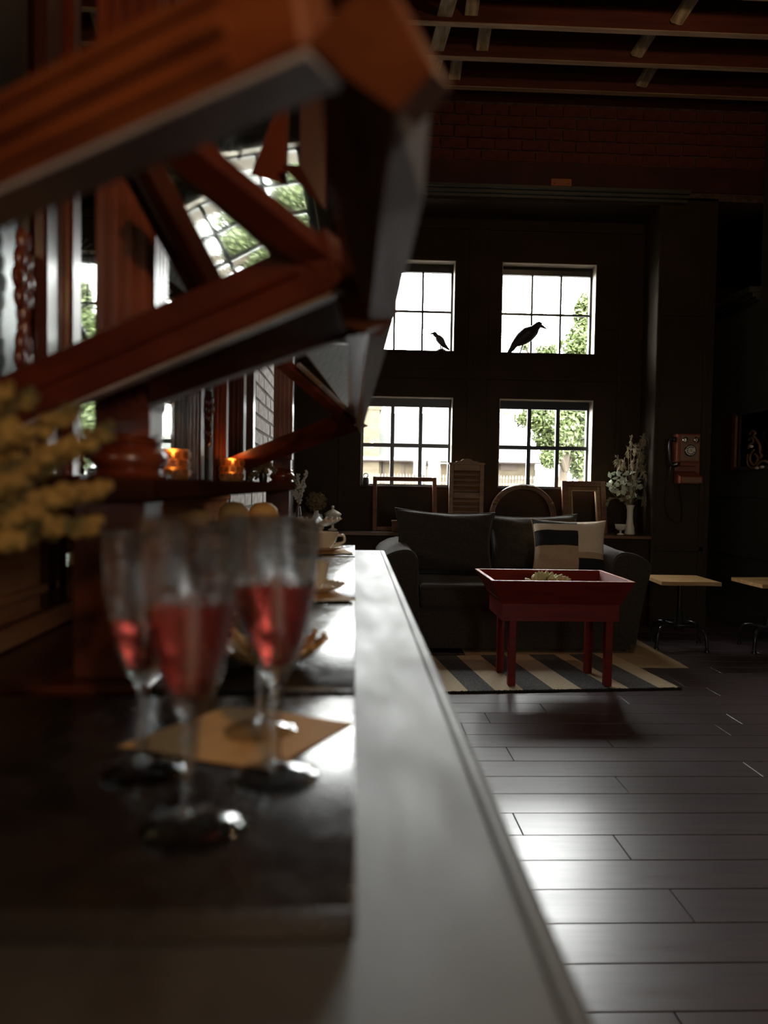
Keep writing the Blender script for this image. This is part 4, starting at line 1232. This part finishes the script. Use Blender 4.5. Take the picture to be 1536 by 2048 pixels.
sp = thing('succulent_plant', 'pale green succulent lying in the red trough', 'plant', (1.03, 4.22, zm_ - 0.012))
pbase = at(1092, 1158, 4.22)
build('moss_bed', MB().ell((pbase.x, 4.22, zm_ - 0.011 + 0.052), (0.12, 0.07, 0.052), 16, 8), 'moss', sp, 60)
rng = random.Random(21)
for k in range(34):
    a = rng.uniform(0, 6.28); rr = rng.uniform(0, 1) ** .6
    p = V((pbase.x + math.cos(a) * rr * 0.105, 4.22 + math.sin(a) * rr * 0.05, zm_ + 0.085 + 0.03 * (1 - rr)))
    d = V((math.cos(a) * rr * 0.8, math.sin(a) * rr * 0.8, 1.0 - 0.3 * rr)).normalized()
    L = rng.uniform(.040, .062)
    build('leaf', MB().tube([p, p + d * L * .4, p + d * L * .75, p + d * L], [0.008, 0.0145, 0.012, 0.003], 7), 'succulent', sp, 60)

# stools
def make_stool(label):
    t = thing('swivel_stool', label, 'stool', (0, 0, 0), 'iron stools along the right side')
    N = 24
    mb = MB(); topv, botv = [], []
    out = []
    for i in range(N + 1):
        u = i / N * 2 - 1; out.append((u * 0.205, -0.205 + 0.010 * math.sin(3.0 * u + 0.6)))
    for i in range(N + 1):
        u = 1 - i / N * 2; out.append((u * 0.195, 0.20 + 0.006 * math.sin(3 * u)))
    mb.prism([(x, y, 0.464) for x, y in out], (0, 0, 0.026))
    build('seat', mb, 'stool_wood', t)
    build('seat_plate', MB().lathe([(0.085, 0.454), (0.09, 0.463)], (0, 0, 0), 20), 'cast_iron', t, 50)
    build('screw_post', MB().lathe([(0.016, 0.12), (0.016, 0.455)], (0, 0, 0), 14), 'cast_iron', t, 50)
    build('hub', MB().lathe([(0.03, 0.125), (0.042, 0.135), (0.042, 0.165), (0.03, 0.18), (0.024, 0.26), (0.018, 0.27)], (0, 0, 0), 18), 'cast_iron', t, 50)
    for k in range(4):
        a = math.radians(32 + 90 * k)
        d = V((math.cos(a), math.sin(a), 0))
        l = build('leg', MB().tube(smooth_path([d * 0.03 + V((0, 0, 0.152)), d * 0.13 + V((0, 0, 0.160)), d * 0.195 + V((0, 0, 0.145)), d * 0.225 + V((0, 0, 0.095)), d * 0.232 + V((0, 0, 0.014))], 5), 0.0125, 10), 'cast_iron', t, 60)
        build('glide', MB().lathe([(0.017, 0.0005), (0.018, 0.010), (0.013, 0.018)], d * 0.232, 12), 'cast_iron', l, 50)
    build('foot_ring', MB().tube([V((math.cos(q * math.pi / 12) * 0.115, math.sin(q * math.pi / 12) * 0.115, 0.172)) for q in range(25)], 0.006, 6, cap=False), 'cast_iron', t, 60)
    return t


s1 = make_stool('wooden seat iron stool beside the sofa arm')
s1.location = (2.33, 5.245, 0); s1.rotation_euler.z = math.radians(-3)
s2 = copy_tree(s1); s2['label'] = 'wooden seat iron stool cut off by the picture edge'
s2.location = (2.96, 5.16, 0); s2.rotation_euler.z = math.radians(2)

# ------------------------------------------------------------------ along the ledge
ZL = 0.7455


def frame_leaning(name, label, px0, py0, px1, py1, Y, w, mt, lean, layers, cat='frame'):
    a, b = at(px0, py1, Y), at(px1, py0, Y)
    x0, x1, z1 = a.x, b.x, b.z
    t = thing(name, label, cat, ((x0 + x1) / 2, Y, ZL))
    for (inset, ww, d, m2) in layers:
        for nm, (p, q, r_, s_) in {'stile': (x0 + inset, x0 + inset + ww, ZL + inset, z1 - inset), 'stile2': (x1 - inset - ww, x1 - inset, ZL + inset, z1 - inset),
                                   'rail': (x0 + inset + ww, x1 - inset - ww, z1 - inset - ww, z1 - inset), 'rail2': (x0 + inset + ww, x1 - inset - ww, ZL + inset, ZL + inset + ww)}.items():
            mb = MB().box((p, Y - d, r_), (q, Y + 0.01, s_), 0.003)
            for v in mb.b.verts:
                v.co.y += (v.co.z - ZL) * lean
            build(nm.rstrip('2'), mb, m2, t)
    return t


frame_leaning('picture_frame', 'plain thin wooden frame leaning below the lower window', 745, 955, 876, 1056, 6.14, 0.05, 'walnut', 0.28, [(0, 0.034, 0.016, 'walnut')])
frame_leaning('picture_frame', 'broad carved wooden frame with a gilt inner line beside the vase', 1126, 963, 1216, 1060, 6.14, 0.05, 'walnut', 0.22,
              [(0, 0.045, 0.030, 'walnut'), (0.045, 0.030, 0.018, 'oak_dark'), (0.075, 0.010, 0.026, 'gilt_line')])
bx = thing('small_box', 'small brown box standing inside the thin wooden frame', 'box', at(792, 1056, 6.06))
c = at(792, 1056, 6.06)
build('body', MB().box((c.x - 0.035, 6.03, ZL), (c.x + 0.035, 6.075, ZL + 0.075), 0.003), 'walnut', bx)
build('lid', MB().box((c.x - 0.038, 6.027, ZL + 0.075), (c.x + 0.038, 6.078, ZL + 0.092), 0.003), 'walnut', bx)

# louvred shutter with a crest
a, b = at(897, 1015, 6.12), at(968, 930, 6.12)
sh = thing('louvred_shutter', 'narrow louvred wooden shutter with a carved crest between the windows', 'shutter', ((a.x + b.x) / 2, 6.12, ZL))
sx0, sx1, sz1 = a.x, b.x, b.z
build('stile', MB().box((sx0, 6.10, ZL), (sx0 + .035, 6.135, sz1), .003), 'oak_dark', sh); build('stile', MB().box((sx1 - .035, 6.10, ZL), (sx1, 6.135, sz1), .003), 'oak_dark', sh)
for z0 in (ZL, sz1 - .05, ZL + (sz1 - ZL) * .5):
    build('rail', MB().box((sx0 + .035, 6.10, z0), (sx1 - .035, 6.135, z0 + .05), .003), 'oak_dark', sh)
nsl = 11
for k in range(nsl):
    zz = ZL + 0.06 + k * (sz1 - ZL - 0.12) / (nsl - 1)
    build('slat', MB().bar((sx0 + .036, 6.118, zz), (sx1 - .036, 6.118, zz), 0.036, 0.006, (0, -0.6, 0.8)), 'oak_dark', sh)
build('back_board', MB().box((sx0 + .02, 6.136, ZL), (sx1 - .02, 6.142, sz1)), 'oak_dark', sh)
xm = (sx0 + sx1) / 2; hw = (sx1 - sx0) / 2
cr = [(-1.05, 0), (1.05, 0), (1.05, .014), (.9, .018), (.7, .018), (.55, .028), (.35, .032), (.2, .045), (0, .050), (-.2, .045), (-.35, .032), (-.55, .028), (-.7, .018), (-.9, .018), (-1.05, .014)]
build('crest', MB().prism([(xm + u * hw, 6.10, sz1 + v) for u, v in cr], (0, 0.03, 0)), 'oak_dark', sh)

# arched frame
ac = at(1045, 1032, 6.13)
af = thing('arched_frame', 'round arched carved wooden frame behind the sofa', 'frame', (ac.x, 6.13, ZL))
rx = (1113 - 977) / 2 / 1500 * 6.13
top = at(1045, 968, 6.13).z
mb = MB(); ri = rx - 0.042; hh = top - ac.z
O1, I1 = [], []
for k in range(33):
    th = math.pi * k / 32
    O1.append((ac.x + rx * math.cos(th), ac.z + hh * math.sin(th))); I1.append((ac.x + ri * math.cos(th), ac.z + (hh - .040) * math.sin(th)))
O1 = [(ac.x + rx, ZL)] + O1 + [(ac.x - rx, ZL)]; I1 = [(ac.x + ri, ZL)] + I1 + [(ac.x - ri, ZL)]
for k in range(len(O1) - 1):
    q = [O1[k], O1[k + 1], I1[k + 1], I1[k]]
    mb.prism([(x, 6.115, z_) for x, z_ in q], (0, 0.03, 0))
bmesh.ops.remove_doubles(mb.b, verts=mb.b.verts, dist=1e-5)
fr = build('arch', mb, 'walnut', af)
for dr_, m2, rr in ((0.010, 'walnut', .007), (0.030, 'oak_dark', .006)):
    build('bead', MB().tube([(ac.x + (rx - dr_) * math.cos(math.pi * k / 32), 6.112, ac.z + (hh - dr_) * math.sin(math.pi * k / 32)) for k in range(33)], rr, 6), m2, fr, 60)
for th in (90, 80, 100, 25, 155, 32, 148):
    t_ = math.radians(th)
    build('carving', MB().ell((ac.x + (rx - .02) * math.cos(t_), 6.108, ac.z + (hh - .02) * math.sin(t_)), (0.022, 0.012, 0.014), 10, 6), 'oak_dark', fr, 60)

# vase with dried bouquet
vb = at(1259, 1063, 6.12)
vs = thing('bouquet_vase', 'slim pale vase holding a bouquet of pale leaves and dried grasses', 'vase', (vb.x, 6.12, ZL))
vt = at(1259, 1010, 6.12).z; H_ = vt - ZL
build('vase_body', MB().lathe([(0, ZL), (.040, ZL), (.043, ZL + .012), (.037, ZL + H_ * .14), (.040, ZL + H_ * .20), (.030, ZL + H_ * .34), (.024, ZL + H_ * .55), (.025, ZL + H_ * .85), (.032, ZL + H_ * .96), (.034, ZL + H_), (.029, ZL + H_), (.02, ZL + H_ * .8), (0, ZL + H_ * .78)], (vb.x, 6.12, 0), 24, cap=False), 'milk_glass', vs, 60)
rt = V((vb.x, 6.12, vt - 0.01))
rng = random.Random(12)
heads = [(1232, 945), (1222, 958), (1245, 958), (1226, 972), (1240, 980), (1258, 950), (1262, 975), (1275, 968), (1250, 995), (1270, 990), (1235, 962), (1282, 960), (1252, 965), (1222, 985), (1290, 975), (1243, 970), (1262, 985), (1255, 1000), (1278, 980), (1232, 975)]
for k, (px, py) in enumerate(heads):
    p = at(px, py, 6.10 + rng.uniform(-.05, .05))
    p.x = min(p.x, 2.325)
    s_ = build('stem', MB().tube(smooth_path([rt, (rt + p) / 2 + V((0, 0, -.01)), p], 4), 0.002, 5), 'dried_stem', vs, 60)
    for q in range(4):
        d = V((rng.gauss(0, 1), -0.5 + rng.gauss(0, .5), rng.gauss(0, .8) - .2)).normalized()
        dk = px > 1268 and rng.random() < .5
        build('leaf', MB().leaf(p + d * .004, d, (rng.gauss(0, 1), -1, rng.gauss(0, 1)), rng.uniform(.045, .07), rng.uniform(.026, .04)), 'leaf_dark' if dk else 'leaf_pale', s_, 80)
for k, (px, py, bend, dk) in enumerate([(1262, 885, .0, 0), (1256, 905, .0, 0), (1270, 900, .01, 0), (1292, 878, .02, 1), (1295, 890, .03, 1), (1296, 912, .04, 1), (1298, 932, .04, 1), (1297, 950, .04, 1), (1285, 882, .02, 1),
                                        (1240, 932, -.01, 0), (1248, 928, -.01, 0), (1236, 922, -.02, 1), (1265, 930, .0, 0), (1278, 915, .03, 0), (1292, 940, .04, 1), (1222, 1000, -.06, 1), (1290, 1000, .04, 1)]):
    p = at(px, py, 6.10 + rng.uniform(-.06, .06)); dn = V((bend * .35, 0, -abs(bend) * .35)); p.x = min(p.x, 2.36)
    path = smooth_path([rt, rt.lerp(p, .55) + V((-bend * .2, 0, abs(bend) * .5)), p + V((-bend * .15, 0, .01)), p + dn], 5)
    s_ = build('grass_stem', MB().tube(path, .0016, 5), 'pampas_dark' if dk else 'pampas', vs, 60)
    pm = MB(); n = len(path)
    for i in range(n // 2, n):
        for q in range(5):
            d = (path[i] - path[i - 1]).normalized() * 0.9 + V((rng.gauss(0, .35), rng.gauss(0, .35), rng.gauss(0, .2)))
            e = path[i] + d.normalized() * rng.uniform(.025, .05) + V((bend * .1, 0, -.006)); e.x = min(e.x, 2.400)
            pm.tube([path[i], path[i].lerp(e, .5) + V((0, 0, .004)), e], [.002, .0026, .0006], 4)
    build('plume', pm, 'pampas_dark' if dk else 'pampas', s_, 60)
gb = at(1241, 1063, 6.07)
gc = thing('footed_cup', 'small pale footed cup beside the slim vase', 'cup', (gb.x, 6.07, ZL))
build('bowl', MB().lathe([(0, ZL + .035), (.022, ZL + .036), (.040, ZL + .05), (.046, ZL + .084), (.042, ZL + .084), (.036, ZL + .052), (0, ZL + .046)], (gb.x, 6.07, 0), 20, cap=False), 'milk_glass', gc, 60)
build('foot', MB().lathe([(0, ZL), (.028, ZL), (.027, ZL + .005), (.009, ZL + .014), (.009, ZL + .034), (0, ZL + .0355)], (gb.x, 6.07, 0), 20, cap=False), 'milk_glass', gc, 60)

# dried ball of flowers and covered dish at the other end of the ledge
hb = at(632, 1060, 6.12)
hy = thing('hydrangea_vase', 'round dried hydrangea head in a small white vase', 'flowers', (hb.x, 6.12, ZL))
hc = at(632, 1003, 6.12)
build('vase_body', MB().lathe([(0, ZL), (.03, ZL), (.035, ZL + .03), (.03, ZL + .10), (.018, ZL + .14), (.022, hc.z - .06), (.018, hc.z - .06), (0, ZL + .12)], (hb.x, 6.12, 0), 20, cap=False), 'white_china', hy, 60)
mb = MB(); rng = random.Random(31)
for k in range(190):
    d = V((rng.gauss(0, 1), rng.gauss(0, 1), rng.gauss(0, 1))).normalized()
    c = hc + V((d.x * .078, d.y * .07, d.z * .075)) * rng.uniform(.82, 1.05)
    mb.ico(c, rng.uniform(.009, .015))
mb.ell(hc, (.07, .062, .067), 14, 8)
build('flower_head', mb, 'dried_brown', hy, 60)
db = at(665, 1058, 6.10)
cd = thing('covered_dish', 'white milk glass candy dish with a knobbed lid', 'dish', (db.x, 6.10, ZL))
zt = at(665, 1011, 6.10).z; hgt = zt - ZL
build('dish', MB().lathe([(0, ZL), (.04, ZL), (.038, ZL + .008), (.012, ZL + .02), (.011, ZL + hgt * .32), (.05, ZL + hgt * .36), (.070, ZL + hgt * .64), (.066, ZL + hgt * .645), (0, ZL + hgt * .6)], (db.x, 6.10, 0), 24, cap=False), 'milk_glass', cd, 60)
ld = build('lid', MB().lathe([(.072, ZL + hgt * .645), (.072, ZL + hgt * .67), (.045, ZL + hgt * .76), (.012, ZL + hgt * .85), (.009, ZL + hgt * .88), (0, ZL + hgt * .88)], (db.x, 6.10, 0), 24, cap=False), 'milk_glass', cd, 60)
build('knob', MB().ell((db.x, 6.10, ZL + hgt * .94), .013, 12, 8), 'milk_glass', ld, 60)

# iron weight on the sill
kb = at(729, 973, 6.33)
kw = thing('iron_weight', 'small black iron weight with a ring handle on the lower sill', 'weight', (kb.x, 6.345, 1.116))
build('body', MB().lathe([(0, 1.1165), (.028, 1.1165), (.030, 1.122), (.030, 1.172), (.024, 1.182), (0, 1.184)], (kb.x + .01, 6.345, 0), 18, cap=False), 'iron_old', kw, 50)
build('ring_handle', MB().tube([(kb.x + .01 + .019 * math.cos(q * math.pi / 10), 6.345, 1.200 + .017 * math.sin(q * math.pi / 10)) for q in range(21)], .0042, 6, cap=False), 'iron_old', kw, 60)

# birds on the upper sills
def bird(label, body, beak, tail, legs, Y, plinth=None, grow=1.25):
    k = Y / 1500.0
    base = at(*tail[0][:2], Y)
    t = thing('crow_figure', label, 'figurine', (at(body[len(body) // 2][0], 700, Y).x, Y, 2.2515))
    pts = [at(px, py, Y) for px, py, r in tail + body]; rs = [r * k * grow for px, py, r in tail + body]
    # resample smoothly
    P = smooth_path(pts, 4); rr = []
    for i in range(len(rs) - 1):
        for j in range(4):
            rr.append(rs[i] + (rs[i + 1] - rs[i]) * j / 4)
    rr.append(rs[-1])
    build('body', MB().tube(P, rr, 12, flat=(1, 0.8, 1)), 'bird_black', t, 70)
    build('beak', MB().tube([at(px, py, Y) for px, py, r in beak], [r * k for px, py, r in beak], 8), 'bird_black', t, 60)
    w = [at(px, py, Y - 0.03) for px, py in ((body[0][0], body[0][1]), (body[-3][0], body[-3][1] + 2))]
    for s in (-1, 1):
        build('wing', MB().ell((w[0] + w[1]) / 2 + V((0, 0.03 + s * body[1][2] * k * 0.62, 0)), (body[1][2] * k * 1.5, .012, body[1][2] * k * .62), 12, 8,
                               Matrix.Rotation(-math.atan2(w[1].z - w[0].z, w[1].x - w[0].x), 3, 'Y')), 'bird_black', t, 60)
    for (x0_, y0_, x1_, y1_) in legs:
        p, q = at(x0_, y0_, Y), at(x1_, y1_, Y); q.z = 2.2525 if plinth is None else q.z
        build('leg', MB().tube([p, q], .006, 6), 'bird_black', t, 60)
    if plinth:
        p = at(plinth[0], 703, Y)
        build('plinth', MB().lathe([(0, 2.2515), (plinth[1] * k, 2.2515), (plinth[1] * k * .9, 2.262), (plinth[1] * k * .35, 2.275), (0, 2.276)], (p.x, Y, 0), 16, cap=False), 'bird_black', t, 60)
    return t


bird('large black long beaked bird figure on the upper window sill', [(1030, 688, 6), (1042, 678, 11), (1055, 669, 12.5), (1066, 662, 9.5), (1072, 655, 6.5), (1078, 650, 5.5), (1083, 651, 3.5)],
     [(1081, 651, 4), (1088, 655, 2.2), (1095, 659, .5)], [(1016, 706, 2), (1024, 697, 4.5)], [(1046, 688, 1040, 704)], 6.335)
bird('small black crow figure standing on a little base', [(887, 689, 4.5), (882, 682, 6.5), (877, 676, 5.6), (873, 672, 3.5), (870, 668.5, 4.0), (868, 666.5, 3.2), (867, 666, 2.4)],
     [(868, 666.5, 2.4), (863, 667, 1.6), (858, 668, .4)], [(899, 700, 1.2), (893, 695, 2.6)], [(882, 686, 881, 700), (886, 688, 884, 700)], 6.335, (882, 11), 1.2)

# telephone on the pier
PY = 5.995
c0 = at(1375, 968, PY - .04)
tl = thing('wall_telephone', 'antique wooden wall telephone with brass bells and rotary dial', 'telephone', (c0.x, PY, c0.z))


def pbox(nm, xa, ya, xb, yb, y0, y1, mt, parent, bev=.004):
    a, b = at(xa, yb, y0), at(xb, ya, y0)
    return build(nm, MB().box((a.x, y0, a.z), (b.x, y1, b.z), bev), mt, parent)


pbox('back_board', 1349, 868, 1402, 968, PY - .022, PY - .0125, 'phone_wood', tl)
pbox('case', 1354, 869, 1401, 924, PY - .125, PY - .022, 'phone_wood', tl)
pf = pbox('face_plate', 1361, 871, 1400, 922, PY - .135, PY - .125, 'phone_face', tl)
pbox('ledge_moulding', 1360, 924, 1394, 932, PY - .10, PY - .022, 'phone_wood', tl)
a, b = at(1360, 966, PY - .14), at(1404, 945, PY - .14)
dk_ = build('writing_shelf', MB().prism([(a.x, PY - .022, a.z), (a.x, PY - .15, a.z), (a.x, PY - .15, a.z + .05), (a.x, PY - .022, b.z + .01)], (b.x - a.x, 0, 0)), 'phone_wood', tl)
build('shelf_front', MB().box((a.x + .01, PY - .156, a.z + .006), (b.x - .01, PY - .150, a.z + .046), .002), 'phone_face', dk_)
Rm = Matrix.Rotation(math.pi / 2, 3, 'X')
for px in (1371.5, 1393.5):
    p = at(px, 880, PY - .15)
    build('bell', MB().lathe([(.026, -.012), (.025, 0), (.019, .010), (.006, .016), (0, .017)], (p.x, PY - .147, p.z), 20, Rm, cap=False), 'chrome', tl, 60)
    build('bell_stud', MB().lathe([(.008, -.003), (.008, .004)], (p.x, PY - .137, p.z), 10, Rm), 'bakelite', tl)
p = at(1381, 901, PY - .145)
build('dial_base', MB().lathe([(.047, -.004), (.047, .004), (.040, .008)], (p.x, PY - .139, p.z), 28, Rm), 'bakelite', tl, 50)
dl = build('dial', MB().lathe([(.038, 0), (.038, .005), (.018, .007), (0, .007)], (p.x, PY - .146, p.z), 28, Rm, cap=False), 'dial_white', tl, 50)
for k in range(10):
    t_ = math.radians(60 + 30 * k)
    build('finger_hole', MB().lathe([(.0062, 0), (.0055, .003), (0, .003)], (p.x + .0285 * math.cos(t_), PY - .1515, p.z + .0285 * math.sin(t_)), 10, Rm, cap=False), 'bakelite', dl, 50)
build('dial_centre', MB().lathe([(.013, 0), (.012, .004), (0, .005)], (p.x, PY - .152, p.z), 16, Rm, cap=False), 'brass', dl, 50)
h0, h1 = at(1341, 880, PY - .10), at(1343, 928, PY - .10)
hs = build('handset', MB().tube(smooth_path([h0 + V((.018, 0, .004)), h0, h0.lerp(h1, .3) + V((-.012, -.004, 0)), h0.lerp(h1, .7) + V((-.010, -.004, 0)), h1, h1 + V((.014, 0, -.006))], 5), [.012] * 3 + [.0105] * 20 + [.012] * 3, 10), 'bakelite', tl, 60)
build('earpiece', MB().lathe([(.018, 0), (.022, .012), (.020, .022), (0, .022)], h0 + V((.018, 0, .004)), 16, Matrix.Rotation(math.pi / 2, 3, 'Y'), cap=False), 'bakelite', hs, 50)
build('mouthpiece', MB().lathe([(.016, 0), (.018, .010), (.023, .028), (0, .024)], h1 + V((.012, 0, -.006)), 16, Matrix.Rotation(math.pi / 2.2, 3, 'Y'), cap=False), 'bakelite', hs, 50)
g0 = at(1349, 886, PY - .10); g1 = at(1356, 886, PY - .08)
build('cradle_hook', MB().tube(smooth_path([g1, g0, g0 + V((-.012, -.005, .012))], 4), .005, 8), 'brass', tl, 60)
cpts = [at(1342, 933, PY - .09), at(1333, 985, PY - .03), at(1332, 1015, PY - .022), at(1342, 1038, PY - .02), at(1362, 1044, PY - .02), at(1364, 1010, PY - .02), at(1358, 970, PY - .02)]
build('cord', MB().tube(smooth_path(cpts, 6), .0035, 6), 'bakelite', tl, 60)

# framed mirror with carved scrollwork on the right wall
fy0, fy1 = 6.22, 5.30
fz0, fz1 = at(1490, 942, 6.2).z, at(1490, 828, 6.2).z
mm = thing('scroll_mirror', 'dark framed mirror with carved wooden scrollwork in its corner', 'mirror', (XR, (fy0 + fy1) / 2, fz0))
build('mirror_glass', MB().box((XR - .008, fy1 + .03, fz0 + .03), (XR - .0125 + .009, fy0 - .06, fz1 - .02)), 'mirror_worn', mm)
for (y0_, y1_, z0_, z1_) in [(fy0 - .06, fy0, fz0, fz1), (fy1, fy1 + .03, fz0, fz1), (fy1 + .03, fy0 - .06, fz0, fz0 + .03), (fy1 + .03, fy0 - .06, fz1 - .02, fz1)]:
    build('frame', MB().box((XR - .035, y0_, z0_), (XR - .0125, y1_, z1_), .003), 'walnut' if z1_ - z0_ > .3 else 'green_black_paint', mm)


def sp3(px, py):
    d = FWD + (px - CX) / FPX * RGT - (py - CY) / FPX * UPV
    return EYE + d * ((XR - .04) / d.x)


strokes = [([(1500, 868), (1505, 862), (1511, 866), (1508, 872), (1514, 880), (1520, 892), (1520, 905), (1524, 912), (1519, 917)], .010),
           ([(1497, 880), (1505, 876), (1507, 884), (1500, 889), (1497, 897)], .009), ([(1508, 900), (1502, 908), (1500, 920), (1507, 930), (1513, 926), (1516, 916), (1510, 908)], .010),
           ([(1514, 932), (1520, 924), (1530, 922), (1538, 926), (1546, 936)], .010), ([(1496, 908), (1495, 925), (1500, 935), (1512, 936)], .008)]
for s_, r_ in strokes:
    build('scroll', MB().tube(smooth_path([sp3(*q) for q in s_], 5), r_, 8), 'oak_dark', mm, 60)
for (px, py) in [(1503, 893), (1514, 936), (1524, 934)]:
    build('rosette', MB().ell(sp3(px, py), (.012, .03, .012), 10, 6), 'milk_glass', mm, 60)
